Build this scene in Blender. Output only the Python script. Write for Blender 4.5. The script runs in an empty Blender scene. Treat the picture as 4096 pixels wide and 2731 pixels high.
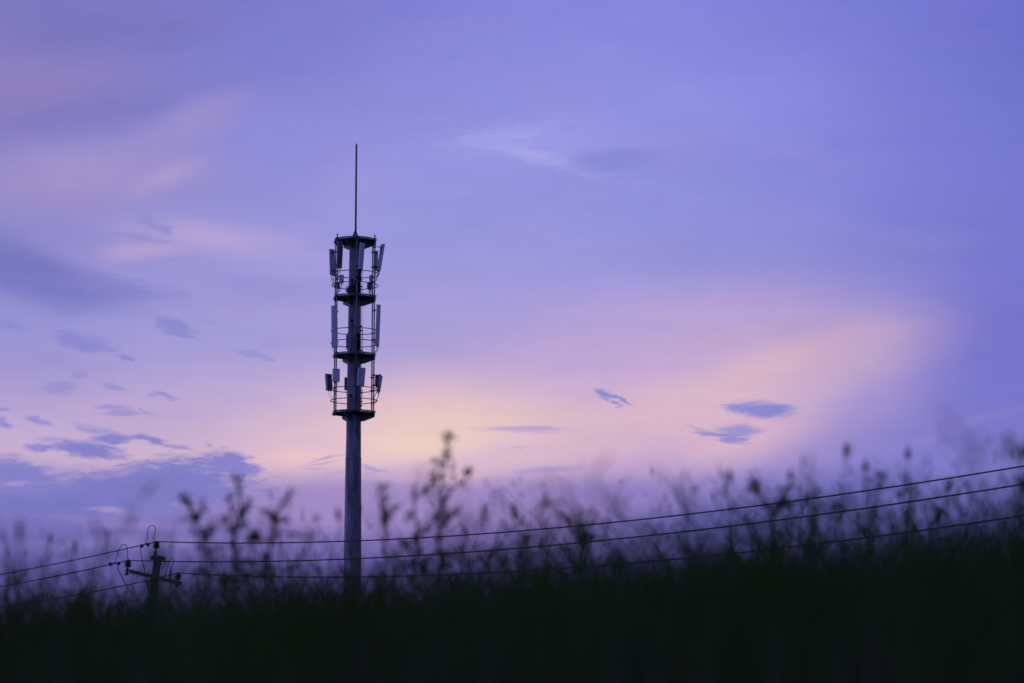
import bpy, math, random
from mathutils import Vector, Matrix
random.seed(7)
R = math.radians
scene = bpy.context.scene
col = scene.collection

# ------------------------------------------------------------------ camera
F = 11378.0            # focal length in photograph pixels (100 mm on a 36 mm sensor)
PITCH = R(8.8)
CX, CY = 2048.0, 1365.5
SP, CP = math.sin(PITCH), math.cos(PITCH)
cam_d = bpy.data.cameras.new('camera')
cam = bpy.data.objects.new('camera', cam_d); col.objects.link(cam)
cam_d.lens = 100; cam_d.sensor_width = 36
cam_d.clip_start = 0.05; cam_d.clip_end = 6000
cam.location = (0, 0, 0); cam.rotation_euler = (R(90) + PITCH, 0, 0)
cam_d.dof.use_dof = True
cam_d.dof.focus_distance = 84
cam_d.dof.aperture_fstop = 3.1
cam_d.dof.aperture_blades = 9
scene.camera = cam

def ray(X, Y):
    return Vector((X - CX, F * CP - (CY - Y) * SP, F * SP + (CY - Y) * CP))
def at(X, Y, depth):
    """world point seen at photograph position (X, Y) that stands at world y = depth"""
    d = ray(X, Y); return d * (depth / d.y)
def azel(X, Y):
    d = ray(X, Y).normalized()
    return math.degrees(math.atan2(d.x, d.y)), math.degrees(math.asin(d.z))
def lin(c):
    return tuple(((v / 255) / 12.92 if v <= 10.3 else (((v / 255) + .055) / 1.055) ** 2.4) for v in c)

# ------------------------------------------------------------------ properties
def tag(o, label=None, cat=None, group=None, kind=None):
    if label: o['label'] = label
    if cat: o['category'] = cat
    if group: o['group'] = group
    if kind: o['kind'] = kind
    return o
def empty(name, loc):
    o = bpy.data.objects.new(name, None); col.objects.link(o); o.location = loc
    o.empty_display_size = .2
    return o

# ------------------------------------------------------------------ mesh builder (world coordinates)
class MB:
    def __init__(s): s.v = []; s.f = []; s.smooth = []
    def add(s, vs, fs, smooth=False):
        b = len(s.v); s.v += [tuple(v) for v in vs]
        s.f += [tuple(b + i for i in f) for f in fs]; s.smooth += [smooth] * len(fs)
        return s
    def box(s, c, ax, ay, az, bev=0):
        """c centre; ax, ay, az half-extent vectors; chamfer along az edges if bev"""
        c = Vector(c); ax = Vector(ax); ay = Vector(ay); az = Vector(az)
        if bev:
            lx, ly = ax.length, ay.length
            p = [(1, 1 - bev / ly), (1 - bev / lx, 1), (-1 + bev / lx, 1), (-1, 1 - bev / ly),
                 (-1, -1 + bev / ly), (-1 + bev / lx, -1), (1 - bev / lx, -1), (1, -1 + bev / ly)]
        else:
            p = [(1, 1), (-1, 1), (-1, -1), (1, -1)]
        n = len(p)
        vs = [c + ax * a + ay * b - az for a, b in p] + [c + ax * a + ay * b + az for a, b in p]
        fs = [tuple(range(n))[::-1], tuple(range(n, 2 * n))] + [(i, (i + 1) % n, n + (i + 1) % n, n + i) for i in range(n)]
        return s.add(vs, fs)
    def tube(s, pts, r, n=6, caps=True, closed=False):
        pts = [Vector(p) for p in pts]; m = len(pts)
        rr = r if isinstance(r, (list, tuple)) else [r] * m
        vs = []; fs = []; prev = None
        for i, p in enumerate(pts):
            if closed: t = pts[(i + 1) % m] - pts[i - 1]
            else: t = pts[min(i + 1, m - 1)] - pts[max(i - 1, 0)]
            t.normalize()
            if prev is None:
                a = Vector((0, 0, 1)) if abs(t.z) < .9 else Vector((0, 1, 0))
                u = t.cross(a).normalized()
            else:
                u = (prev - t * prev.dot(t))
                u = u.normalized() if u.length > 1e-6 else prev
            prev = u; w = t.cross(u)
            for k in range(n):
                q = 2 * math.pi * k / n
                vs.append(p + (u * math.cos(q) + w * math.sin(q)) * rr[i])
        for i in range(m if closed else m - 1):
            j = (i + 1) % m
            for k in range(n):
                fs.append((i * n + k, i * n + (k + 1) % n, j * n + (k + 1) % n, j * n + k))
        if caps and not closed:
            fs.append(tuple(range(n))[::-1]); fs.append(tuple((m - 1) * n + k for k in range(n)))
        return s.add(vs, fs, n > 4)
    def lathe(s, c, axis, prof, n=14, smooth=False, ph=0):
        """prof list of (radius, height along axis)"""
        c = Vector(c); t = Vector(axis).normalized()
        a = Vector((0, 1, 0)) if abs(t.y) < .9 else Vector((1, 0, 0))
        u = t.cross(a).normalized(); w = t.cross(u)
        vs = [c + t * h + (u * math.cos(2 * math.pi * (k + ph) / n) + w * math.sin(2 * math.pi * (k + ph) / n)) * r
              for r, h in prof for k in range(n)]
        fs = [(i * n + k, i * n + (k + 1) % n, (i + 1) * n + (k + 1) % n, (i + 1) * n + k)
              for i in range(len(prof) - 1) for k in range(n)]
        fs += [tuple(range(n))[::-1], tuple((len(prof) - 1) * n + k for k in range(n))]
        return s.add(vs, fs, smooth)
    def poly(s, pts, thick):
        """plate: polygon pts extruded by +-thick/2 vector"""
        t = Vector(thick) / 2; n = len(pts)
        vs = [Vector(p) + t for p in pts] + [Vector(p) - t for p in pts]
        return s.add(vs, [tuple(range(n)), tuple(range(n, 2 * n))[::-1]] + [(i, n + i, n + (i + 1) % n, (i + 1) % n) for i in range(n)])
    def build(s, name, mat, parent=None, origin=None):
        root = parent
        while root is not None and root.parent is not None: root = root.parent
        o0 = Vector(origin) if origin is not None else (root.location.copy() if root is not None else Vector())
        me = bpy.data.meshes.new(name)
        me.from_pydata([(v[0] - o0.x, v[1] - o0.y, v[2] - o0.z) for v in s.v], [], s.f)
        me.polygons.foreach_set('use_smooth', s.smooth)
        me.materials.append(mat); me.update()
        o = bpy.data.objects.new(name, me); col.objects.link(o)
        if parent is not None: o.parent = parent
        else: o.location = o0
        return o

def smooth_path(pts, n=6):
    """Catmull-Rom through pts"""
    pts = [Vector(p) for p in pts]; out = []
    for i in range(len(pts) - 1):
        p0 = pts[max(i - 1, 0)]; p1 = pts[i]; p2 = pts[i + 1]; p3 = pts[min(i + 2, len(pts) - 1)]
        for k in range(n):
            t = k / n
            out.append(.5 * ((2 * p1) + (p2 - p0) * t + (2 * p0 - 5 * p1 + 4 * p2 - p3) * t * t + (3 * p1 - p0 - 3 * p2 + p3) * t ** 3))
    out.append(pts[-1]); return out

# ------------------------------------------------------------------ materials
def mat(name, base, rough=.6, metal=0., var=.25, scale=6., stretch=1., bump=0., base2=None, spec=.4):
    m = bpy.data.materials.new(name); m.use_nodes = True
    nt = m.node_tree; N = nt.nodes; L = nt.links
    b = N['Principled BSDF']; b.inputs['Roughness'].default_value = rough; b.inputs['Metallic'].default_value = metal
    b.inputs['Specular IOR Level'].default_value = spec
    tc = N.new('ShaderNodeTexCoord'); mp = N.new('ShaderNodeMapping'); mp.inputs['Scale'].default_value = (1, 1, 1 / stretch)
    L.new(tc.outputs['Object'], mp.inputs['Vector'])
    nz = N.new('ShaderNodeTexNoise'); nz.inputs['Scale'].default_value = scale; nz.inputs['Detail'].default_value = 6
    nz.inputs['Roughness'].default_value = .65
    L.new(mp.outputs['Vector'], nz.inputs['Vector'])
    cr = N.new('ShaderNodeValToRGB'); L.new(nz.outputs['Fac'], cr.inputs['Fac'])
    b2 = base2 or tuple(c * (1 - var) for c in base)
    cr.color_ramp.elements[0].position = .4 if stretch == 5. and rough == .7 else .35; cr.color_ramp.elements[0].color = (*b2, 1)
    cr.color_ramp.elements[1].position = .65; cr.color_ramp.elements[1].color = (*[min(1, c * (1 + var * .5)) for c in base], 1)
    L.new(cr.outputs['Color'], b.inputs['Base Color'])
    rr = N.new('ShaderNodeMapRange'); rr.inputs['To Min'].default_value = rough - .1; rr.inputs['To Max'].default_value = min(1, rough + .15)
    L.new(nz.outputs['Fac'], rr.inputs['Value']); L.new(rr.outputs['Result'], b.inputs['Roughness'])
    if bump:
        bp = N.new('ShaderNodeBump'); bp.inputs['Strength'].default_value = bump; bp.inputs['Distance'].default_value = .01
        L.new(nz.outputs['Fac'], bp.inputs['Height']); L.new(bp.outputs['Normal'], b.inputs['Normal'])
    return m

M = {}
M['shaft'] = mat('weathered_galvanised_steel', (.31, .315, .32), .55, .25, .5, 2.2, 5., .1, base2=(.085, .085, .088))
M['steel'] = mat('galvanised_steel', (.19, .195, .20), .5, .35, .35, 8)
M['dark_steel'] = mat('dark_steel', (.05, .05, .053), .6, .3, .3, 8)
M['radome'] = mat('pale_grey_radome', (.62, .63, .65), .45, 0, .08, 3, 3)
M['radome_grey'] = mat('grey_radome', (.15, .16, .15), .5, 0, .1, 3, 3)
M['case'] = mat('grey_cast_aluminium', (.25, .26, .28), .5, .1, .15, 5)
M['rubber'] = mat('black_cable_rubber', (.012, .012, .013), .6, 0, .2, 8)
M['hole'] = mat('opening_shade_black', (.004, .004, .004), .9, 0, .1, 8, spec=.05)  # near-black colour standing in for the shade inside openings
M['cover'] = mat('bare_galvanised_cover', (.27, .275, .285), .5, .3, .3, 9, 2)
M['concrete'] = mat('spun_concrete', (.085, .082, .078), .85, 0, .3, 12, 2, .3)
M['porcelain'] = mat('brown_glazed_porcelain', (.02, .014, .012), .3, 0, .2, 5)
M['twigs'] = mat('dry_twigs', (.035, .028, .022), .9, 0, .4, 20)
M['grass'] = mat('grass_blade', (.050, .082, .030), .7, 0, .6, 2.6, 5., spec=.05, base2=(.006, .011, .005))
M['weed'] = mat('weed_leaf', (.060, .092, .040), .6, 0, .4, 8, spec=.2)
M['dry_weed'] = mat('dry_seed_pod', (.16, .09, .06), .7, 0, .3, 8, spec=.2)
M['seed'] = mat('green_seed_head', (.045, .06, .04), .8, 0, .3, 14, spec=.1)
M['straw'] = mat('dry_straw', (.20, .18, .15), .8, 0, .3, 6, spec=.1)
M['soil'] = mat('field_soil', (.035, .032, .022), .95, 0, .4, 1.5, 1, .3, base2=(.02, .028, .014))

def leafy(m, c, amt):
    """let sky light through thin leaves"""
    nt = m.node_tree; b = nt.nodes['Principled BSDF']; out = nt.nodes['Material Output']
    t = nt.nodes.new('ShaderNodeBsdfTranslucent'); t.inputs['Color'].default_value = (*c, 1)
    x = nt.nodes.new('ShaderNodeMixShader'); x.inputs[0].default_value = amt
    nt.links.new(b.outputs[0], x.inputs[1]); nt.links.new(t.outputs[0], x.inputs[2]); nt.links.new(x.outputs[0], out.inputs['Surface'])
leafy(M['grass'], (.065, .12, .012), .34); leafy(M['weed'], (.06, .11, .012), .3); leafy(M['dry_weed'], (.55, .28, .12), .45)
# ------------------------------------------------------------------ sky (world)
world = bpy.data.worlds.new('World'); scene.world = world; world.use_nodes = True
nt = world.node_tree; N = nt.nodes; L = nt.links
for n in list(N): N.remove(n)
def setin(sock, v):
    if hasattr(v, 'is_output') or isinstance(v, bpy.types.NodeSocket): L.new(v, sock)
    else: sock.default_value = v
def vmath(op, a, b=None, out=0, scale=None):
    n = N.new('ShaderNodeVectorMath'); n.operation = op; setin(n.inputs[0], a)
    if b is not None: setin(n.inputs[1], b)
    if scale is not None: setin(n.inputs['Scale'], scale)
    return n.outputs[out]
def fmath(op, a, b=None, c=None, clamp=False):
    n = N.new('ShaderNodeMath'); n.operation = op; n.use_clamp = clamp; setin(n.inputs[0], a)
    if b is not None: setin(n.inputs[1], b)
    if c is not None: setin(n.inputs[2], c)
    return n.outputs[0]
def mix(f, a, b):
    n = N.new('ShaderNodeMix'); n.data_type = 'RGBA'; n.clamp_factor = True
    setin(n.inputs[0], f); setin(n.inputs[6], a if hasattr(a, 'is_output') or isinstance(a, bpy.types.NodeSocket) else (*a, 1))
    setin(n.inputs[7], b if hasattr(b, 'is_output') or isinstance(b, bpy.types.NodeSocket) else (*b, 1))
    return n.outputs[2]
def maprange(v, a, b, c, d, smooth=True):
    n = N.new('ShaderNodeMapRange'); n.interpolation_type = 'SMOOTHSTEP' if smooth else 'LINEAR'
    setin(n.inputs[0], v)
    for k, x in zip((1, 2, 3, 4), (a, b, c, d)): n.inputs[k].default_value = x
    return n.outputs[0]
tc = N.new('ShaderNodeTexCoord')
dirn = vmath('NORMALIZE', tc.outputs['Generated'])
sx = N.new('ShaderNodeSeparateXYZ'); L.new(dirn, sx.inputs[0])
DEG = 57.29578
az = fmath('MULTIPLY', fmath('ARCTAN2', sx.outputs[0], sx.outputs[1]), DEG)
el = fmath('MULTIPLY', fmath('ARCSINE', sx.outputs[2]), DEG)
cb = N.new('ShaderNodeCombineXYZ'); L.new(az, cb.inputs[0]); L.new(el, cb.inputs[1])
P = cb.outputs[0]
def noise(vec, scale, detail, sc=(1, 1, 1), rot=0, loc=(0, 0, 0), rough=.55):
    mp = N.new('ShaderNodeMapping'); L.new(vec, mp.inputs[0]); mp.inputs['Scale'].default_value = sc
    mp.inputs['Rotation'].default_value = (0, 0, R(rot)); mp.inputs['Location'].default_value = loc
    n = N.new('ShaderNodeTexNoise'); L.new(mp.outputs[0], n.inputs['Vector'])
    n.inputs['Scale'].default_value = scale; n.inputs['Detail'].default_value = detail; n.inputs['Roughness'].default_value = rough
    return n
def warp(base, nz, amp):
    c = vmath('SUBTRACT', nz.outputs['Color'], (.5, .5, .5))
    return vmath('ADD', base, vmath('MULTIPLY', c, amp))
nA = noise(P, .28, 3, (.6, 1, 1))
nB = noise(P, 1.5, 5, (.5, 1.3, 1), rough=.6)
nC = noise(P, 4.5, 5, (.22, 1.6, 1), rough=.65)
nD = noise(P, 3.0, 4, (.5, 1.2, 1), rough=.6)
Wp = {'s': warp(P, nA, (1.1, .8, 0)),                                   # soft
      'm': warp(warp(P, nB, (.75, .42, 0)), nD, (.32, .24, 0)),           # billowy
      'w': warp(warp(P, nC, (.9, .16, 0)), nB, (.35, .12, 0)),           # wispy
      'n': P}
# base field: normalised Gaussian interpolation of colours over directions
K = 4096 / 2352
xs = (0, 470, 940, 1410, 1880, 2352)
rows = {
    -240: [(112, 108, 178), (114, 112, 188), (122, 124, 206), (126, 128, 212), (118, 122, 210), (94, 100, 192)],
    20:   [(124, 119, 188), (122, 120, 198), (130, 131, 215), (136, 138, 221), (128, 131, 219), (104, 109, 201)],
    260:  [(132, 124, 190), (136, 133, 210), (142, 142, 221), (144, 146, 224), (135, 138, 221), (108, 113, 203)],
    520:  [(138, 133, 200), (157, 150, 214), (151, 151, 221), (146, 147, 220), (137, 138, 216), (112, 116, 204)],
    780:  [(148, 144, 209), (162, 156, 215), (169, 159, 217), (176, 160, 215), (172, 156, 210), (116, 116, 202)],
    1040: [(186, 166, 208), (208, 180, 210), (216, 184, 206), (206, 176, 208), (150, 138, 206), (124, 124, 202)],
    1180: [(116, 113, 188), (142, 126, 194), (152, 130, 194), (134, 120, 190), (108, 106, 184), (106, 106, 190)],
    1300: [(98, 93, 166), (104, 95, 166), (98, 90, 165), (86, 84, 162), (78, 78, 158), (78, 79, 160)],
    1560: [(62, 58, 120), (64, 60, 120), (64, 60, 122), (62, 60, 122), (58, 58, 120), (56, 56, 120)],
}
Sxy = N.new('ShaderNodeSeparateXYZ'); L.new(Wp['s'], Sxy.inputs[0])
AZ0, AZ1 = -14.0, 14.0
taz = maprange(Sxy.outputs[0], AZ0, AZ1, 0, 1, False)
base = None; prev_e = None
for yy, cs in rows.items():
    rp = N.new('ShaderNodeValToRGB'); rp.color_ramp.interpolation = 'B_SPLINE'; L.new(taz, rp.inputs[0])
    els = rp.color_ramp.elements
    for i, (xx, c) in enumerate(zip(xs, cs)):
        p_ = (azel(xx * K, yy * K)[0] - AZ0) / (AZ1 - AZ0)
        if i < 2: els[i].position = p_
        else: els.new(p_)
        els[i].color = (*lin(c), 1)
    e = azel(1176 * K, yy * K)[1]
    if base is None: base = rp.outputs[0]
    else: base = mix(maprange(Sxy.outputs[1], prev_e + .25, e - .25, 0, 1), base, rp.outputs[0])
    prev_e = e
# general dusk sky away from the view
gz = maprange(sx.outputs[2], 0.0, .9, 0, 1)
front = maprange(sx.outputs[1], -.9, 1.0, 0, 1)
g_low = mix(front, lin((78, 82, 150)), lin((150, 135, 205)))
g_high = mix(front, lin((82, 90, 172)), lin((104, 112, 200)))
gen = mix(gz, g_low, g_high)
gen = vmath('SCALE', gen, scale=maprange(sx.outputs[0], -1, 1, 1.9, .75, False))
below = maprange(sx.outputs[2], -.12, 0.0, 1, 0)
gen = mix(below, gen, lin((46, 44, 70)))
# the field of view's colours blend into the general sky outside it
fx = fmath('ABSOLUTE', az)
win = fmath('MULTIPLY', maprange(fx, 11.5, 30, 1, 0), maprange(fmath('ABSOLUTE', fmath('SUBTRACT', el, 9.0)), 7.5, 24, 1, 0))
cur = mix(win, gen, base)

nE = noise(P, 7.0, 6, (.3, 1.5, 1), rot=-6, rough=.7)
nE = fmath('MULTIPLY', fmath('SUBTRACT', nE.outputs['Fac'], .5), 1.5)
def blob(cx, cy, rx, ry, rot, color, op, wp='m', inner=.35, outer=1.15):
    """a cloud or glow: centre and half sizes in 2352-px photograph units, rot degrees anticlockwise"""
    global cur
    a, e = azel(cx * K, cy * K); s = K / 198.6
    mp = N.new('ShaderNodeMapping'); mp.vector_type = 'TEXTURE'; L.new(Wp[wp], mp.inputs[0])
    mp.inputs['Location'].default_value = (a, e, 0); mp.inputs['Rotation'].default_value = (0, 0, R(rot))
    mp.inputs['Scale'].default_value = (rx * s * 1.012, ry * s, 1)
    d = vmath('LENGTH', mp.outputs[0], out=1)
    if wp != 's': d = fmath('ADD', d, nE); inner -= .12; outer += .1
    f = maprange(d, inner, outer, op, 0)
    cur = mix(f, cur, lin(color))
BLOBS = [
    # broad glows and veils
    (60, 180, 330, 110, 0, (146, 130, 190), .65, 's', 0, 1.3),
    (620, 330, 180, 150, 30, (139, 140, 219), .6, 's', 0, 1.3),
    (620, 120, 260, 120, 0, (124, 126, 208), .5, 's', 0, 1.3),
    (230, 60, 330, 60, 5, (118, 114, 188), .5, 's', 0, 1.3),
    (230, 255, 330, 60, 10, (124, 120, 194), .6, 's', 0, 1.2),
    (445, 275, 180, 62, 26, (160, 147, 206), .85, 's', 0, 1.2),
    (190, 400, 400, 85, 6, (163, 147, 202), .85, 's', 0, 1.3),
    (390, 405, 120, 34, 28, (174, 157, 210), .65, 's', 0, 1.2),
    (500, 545, 250, 46, -4, (182, 164, 212), .75, 's', 0, 1.3),
    (330, 575, 110, 26, 0, (190, 164, 208), .7, 's', 0, 1.3),
    (700, 590, 200, 60, 0, (168, 160, 224), .5, 's', 0, 1.3),
    (620, 660, 330, 50, 0, (150, 146, 214), .6, 's', 0, 1.2),
    (1200, 335, 300, 70, 0, (156, 155, 230), .8, 'm', 0, 1.3),
    (1230, 358, 150, 20, -16, (170, 167, 234), .9, 'm', 0, 1.3),
    (1150, 308, 150, 20, 8, (164, 162, 232), .8, 'm', 0, 1.3),
    (1420, 378, 150, 34, 4, (136, 139, 215), .9, 's', .3, 1.05),
    (1480, 430, 160, 30, -8, (152, 152, 226), .3, 'm', 0, 1.2),
    (2150, 540, 220, 30, -6, (138, 138, 214), .6, 's', 0, 1.3),
    (2330, 700, 230, 260, 0, (112, 114, 202), .6, 's', 0, 1.3),
    # pink veil rising to the right
    (1660, 830, 560, 210, 3, (198, 169, 208), .85, 's', 0, 1.15),
    (1250, 880, 420, 110, 6, (196, 168, 210), .5, 's', 0, 1.2),
    (1620, 905, 520, 95, 13, (217, 182, 200), .85, 's', 0, 1.2),
    (1860, 815, 250, 62, 17, (214, 180, 198), .8, 's', 0, 1.25),
    (1500, 960, 420, 85, 8, (220, 184, 200), .7, 's', 0, 1.25),
    (1700, 1000, 230, 75, 14, (224, 186, 198), .7, 's', 0, 1.2),
    (1380, 800, 230, 28, 6, (188, 164, 212), .5, 's', 0, 1.2),
    (2180, 1010, 380, 120, 20, (128, 122, 204), .8, 's', 0, 1.25),
    (2290, 850, 190, 200, 10, (116, 115, 202), .75, 's', 0, 1.3),
    (2170, 985, 260, 14, 16, (150, 136, 204), .35, 's', 0, 1.3),
    (2010, 770, 230, 95, 8, (184, 160, 206), .5, 's', 0, 1.3),
    (1850, 880, 210, 60, 30, (196, 168, 204), .45, 'm', 0, 1.3),
    (1560, 745, 330, 26, 5, (178, 160, 214), .5, 'm', 0, 1.3),
    (1330, 845, 200, 24, 8, (184, 162, 212), .45, 'm', 0, 1.3),
    # peach heart of the glow
    (930, 960, 520, 120, 4, (222, 190, 202), .85, 's', 0, 1.2),
    (1020, 985, 330, 85, 4, (231, 200, 194), .9, 's', 0, 1.2),
    (940, 1022, 190, 42, 4, (235, 205, 190), .75, 's', 0, 1.2),
    (700, 1050, 200, 34, 0, (234, 196, 198), .8, 's', 0, 1.2),
    (1180, 1060, 280, 30, 8, (220, 186, 200), .6, 's', 0, 1.2),
    # lilac bank under the glow
    (1160, 1150, 400, 60, 0, (154, 133, 195), .85, 's', .3, 1.12),
    (800, 1160, 330, 72, 0, (160, 138, 198), .9, 's', .45, 1.1),
    (1500, 1130, 330, 55, 3, (138, 124, 196), .7, 's', 0, 1.2),
    (1760, 1185, 480, 100, 8, (102, 102, 180), .9, 's', 0, 1.25),
    (300, 1050, 420, 42, -4, (212, 184, 208), .75, 'm', .1, 1.25),
    (60, 1000, 260, 60, 0, (196, 172, 210), .6, 's', .1, 1.25),
    (480, 900, 330, 90, 4, (190, 168, 213), .5, 's', 0, 1.25),
    # left dark clouds
    (20, 600, 240, 95, -24, (120, 120, 193), .9, 's', .1, 1.15),
    (110, 635, 270, 66, -14, (117, 118, 192), .9, 's', .2, 1.15),
    (270, 664, 190, 34, -6, (130, 128, 200), .85, 'm', .1, 1.1),
    (110, 690, 120, 20, -20, (128, 126, 202), .5, 'm', 0, 1.1),
    (10, 745, 60, 16, -10, (132, 130, 204), .7, 'm', 0, 1.1),
    (330, 505, 75, 13, -26, (142, 137, 204), .95, 'w', 0, 1.2),
    (325, 545, 85, 9, -8, (144, 139, 205), .9, 'w', 0, 1.2),
    (385, 530, 24, 14, -40, (144, 139, 206), .9, 'w', .2, 1.1),
    (300, 495, 60, 10, -25, (154, 148, 208), .7, 'w', 0, 1.2),
    (395, 742, 60, 18, -14, (138, 134, 206), .85, 'm', .5, 1.1),
    (435, 768, 32, 8, -30, (140, 136, 207), .8, 'm', .42, 1.12),
    (490, 737, 50, 7, -14, (150, 146, 212), .6, 'm', .3, 1.15),
    (190, 783, 66, 24, -8, (138, 134, 208), .95, 'm', .4, 1.05),
    (240, 796, 28, 10, 0, (140, 136, 208), .7, 'm', .5, 1.1),
    (278, 822, 24, 8, -14, (138, 134, 207), .85, 'm', .5, 1.1),
    (130, 815, 60, 20, -14, (154, 146, 210), .6, 'm', .3, 1.15),
    (570, 808, 50, 8, -10, (150, 145, 210), .8, 'm', .42, 1.12),
    (605, 822, 20, 4, -6, (148, 143, 210), .8, 'm', .42, 1.12),
    (130, 885, 50, 18, 0, (150, 143, 208), .75, 'm', .42, 1.12),
    (185, 857, 26, 7, 0, (152, 144, 209), .7, 'm', .42, 1.12),
    (258, 888, 30, 8, -10, (150, 142, 208), .85, 'm', .42, 1.12),
    (385, 908, 32, 9, -16, (144, 137, 208), .95, 'w', .2, 1.1),
    (350, 905, 16, 5, 0, (152, 144, 209), .7, 'm', .42, 1.12),
    (262, 928, 46, 8, -4, (152, 144, 208), .8, 'm', .42, 1.12),
    (280, 944, 56, 8, -2, (152, 144, 208), .8, 'm', .42, 1.12),
    (330, 938, 24, 5, -20, (152, 144, 208), .7, 'm', .42, 1.12),
    (85, 968, 34, 9, -4, (146, 138, 206), .9, 'm', .42, 1.12),
    (10, 940, 26, 6, 0, (146, 138, 206), .8, 'm', .42, 1.12),
    (10, 972, 16, 12, -20, (140, 134, 204), .8, 'm', .42, 1.12),
    (215, 985, 60, 14, -10, (158, 147, 208), .8, 'm', .42, 1.12),
    (90, 1025, 40, 12, 4, (140, 134, 204), .9, 'm', .5, 1.1),
    (200, 1032, 120, 22, -10, (130, 128, 202), .97, 'm', .45, 1.02),
    (260, 1010, 80, 14, 0, (134, 131, 203), .95, 'm', .4, 1.02),
    (350, 1012, 58, 15, -12, (136, 132, 203), .95, 'm', .4, 1.02),
    (410, 1025, 40, 9, -8, (142, 136, 204), .8, 'm', .2, 1.1),
    (470, 1022, 14, 5, 0, (150, 140, 206), .7, 'm', .2, 1.1),
    (525, 1060, 78, 30, -8, (132, 129, 202), .97, 'm', .55, 1.03),
    (585, 1076, 26, 8, -14, (140, 134, 203), .9, 'm', .2, 1.1),
    (370, 1115, 220, 66, 8, (128, 127, 200), .98, 'm', .62, 1.02),
    (240, 1140, 430, 60, 2, (124, 123, 196), .95, 'm', .45, 1.06),
    (30, 1085, 130, 42, -14, (128, 126, 200), .96, 'm', .5, 1.04),
    (90, 1160, 220, 36, 0, (114, 114, 188), .8, 'm', .2, 1.1),
    (40, 1108, 46, 6, 6, (176, 154, 204), .7, 'w', 0, 1.1),
    (290, 1087, 60, 6, 6, (162, 148, 206), .6, 'm', 0, 1.1),
    (260, 1170, 70, 11, -4, (184, 156, 204), .75, 'w', 0, 1.1),
    (330, 1200, 230, 20, -2, (144, 130, 194), .7, 'm', 0, 1.1),
    (420, 1160, 46, 7, -6, (176, 150, 204), .6, 'w', 0, 1.1),
    (300, 1255, 330, 22, 2, (138, 128, 194), .6, 's', 0, 1.2),
    # small clouds in the glow
    (745, 1050, 48, 3.6, 12, (176, 158, 206), .9, 'w', .1, 1.2),
    (735, 1062, 44, 4.2, 8, (182, 162, 206), .85, 'w', .1, 1.2),
    (720, 1074, 30, 4, 6, (178, 160, 206), .8, 'w', .1, 1.2),
    (762, 1084, 26, 6, 2, (186, 160, 206), .85, 'w', .1, 1.2),
    (866, 1076, 42, 7, -8, (164, 148, 206), .9, 'w', .2, 1.1),
    (845, 1086, 22, 3.5, 8, (180, 156, 206), .8, 'w', .2, 1.1),
    (640, 1105, 36, 5, -26, (184, 158, 206), .7, 'w', .1, 1.1),
    (1190, 985, 118, 8.5, -1, (186, 164, 208), .95, 'w', .25, 1.15),
    (1250, 981, 60, 6, -3, (176, 158, 208), .8, 'w', .2, 1.15),
    (1190, 1027, 20, 3.6, -4, (186, 164, 208), .8, 'w', .1, 1.1),
    (1430, 982, 50, 3, 0, (206, 178, 206), .7, 'w', .1, 1.1),
    (1385, 903, 28, 8, -26, (136, 138, 205), .97, 'n', .45, 1.05),
    (1412, 914, 44, 5.5, -26, (136, 138, 205), .97, 'w', .4, 1.05),
    (1400, 921, 36, 4, -30, (138, 139, 206), .9, 'w', .3, 1.05),
    (1758, 939, 86, 24, -4, (134, 134, 205), .98, 'w', .5, 1.05),
    (1695, 936, 40, 13, -2, (140, 138, 206), .85, 'w', .3, 1.05),
    (1690, 990, 64, 24, 2, (150, 144, 207), .92, 'w', .35, 1.05),
    (1650, 998, 58, 7.5, -12, (138, 137, 206), .95, 'w', .4, 1.05),
    (1690, 1010, 44, 11, -8, (144, 140, 206), .92, 'w', .4, 1.05),
    (1610, 982, 44, 3.4, -12, (166, 154, 208), .8, 'w', .2, 1.1),
    (1265, 1079, 90, 9, 4, (164, 146, 206), .7, 's', .1, 1.2),
]
for i, b in enumerate(BLOBS):
    if i % 24 == 23:      # chain the coordinates so the node graph is evaluated in stages
        for k in Wp: Wp[k] = vmath('ADD', Wp[k], vmath('MULTIPLY', cur, (1e-7, 1e-7, 1e-7)))
    blob(*b)
# faint streaky mottling everywhere
nm = noise(dirn, 22, 5, (.6, .6, 2.2), rough=.55)
gain = maprange(nm.outputs['Fac'], .25, .75, .955, 1.04, False)
cur = vmath('SCALE', cur, scale=gain)
nv = noise(P, .8, 7, (.42, 1.5, 1), rot=-14, rough=.6)
veil = maprange(nv.outputs['Fac'], .45, .72, 0, .55)
cur = mix(veil, cur, vmath('MULTIPLY', cur, (1.13, 1.03, 1.0)))
nv2 = noise(P, 1.7, 7, (.4, 1.6, 1), rot=10, loc=(3, 1, 0), rough=.62)
cur = mix(maprange(nv2.outputs['Fac'], .5, .75, 0, .5), cur, vmath('MULTIPLY', cur, (.90, .93, .97)))
bg = N.new('ShaderNodeBackground'); L.new(cur, bg.inputs['Color']); bg.inputs['Strength'].default_value = 1.0
sky = N.new('ShaderNodeTexSky'); sky.sky_type = 'NISHITA'; sky.sun_disc = False
sky.sun_elevation = R(-5); sky.sun_rotation = R(-4); sky.air_density = 1.4
bg2 = N.new('ShaderNodeBackground'); L.new(sky.outputs[0], bg2.inputs['Color']); bg2.inputs['Strength'].default_value = 0.05
ad = N.new('ShaderNodeAddShader'); L.new(bg.outputs[0], ad.inputs[0]); L.new(bg2.outputs[0], ad.inputs[1])
wo = N.new('ShaderNodeOutputWorld'); L.new(ad.outputs[0], wo.inputs['Surface'])
world.cycles.sampling_method = 'MANUAL'; world.cycles.sample_map_resolution = 512

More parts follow.
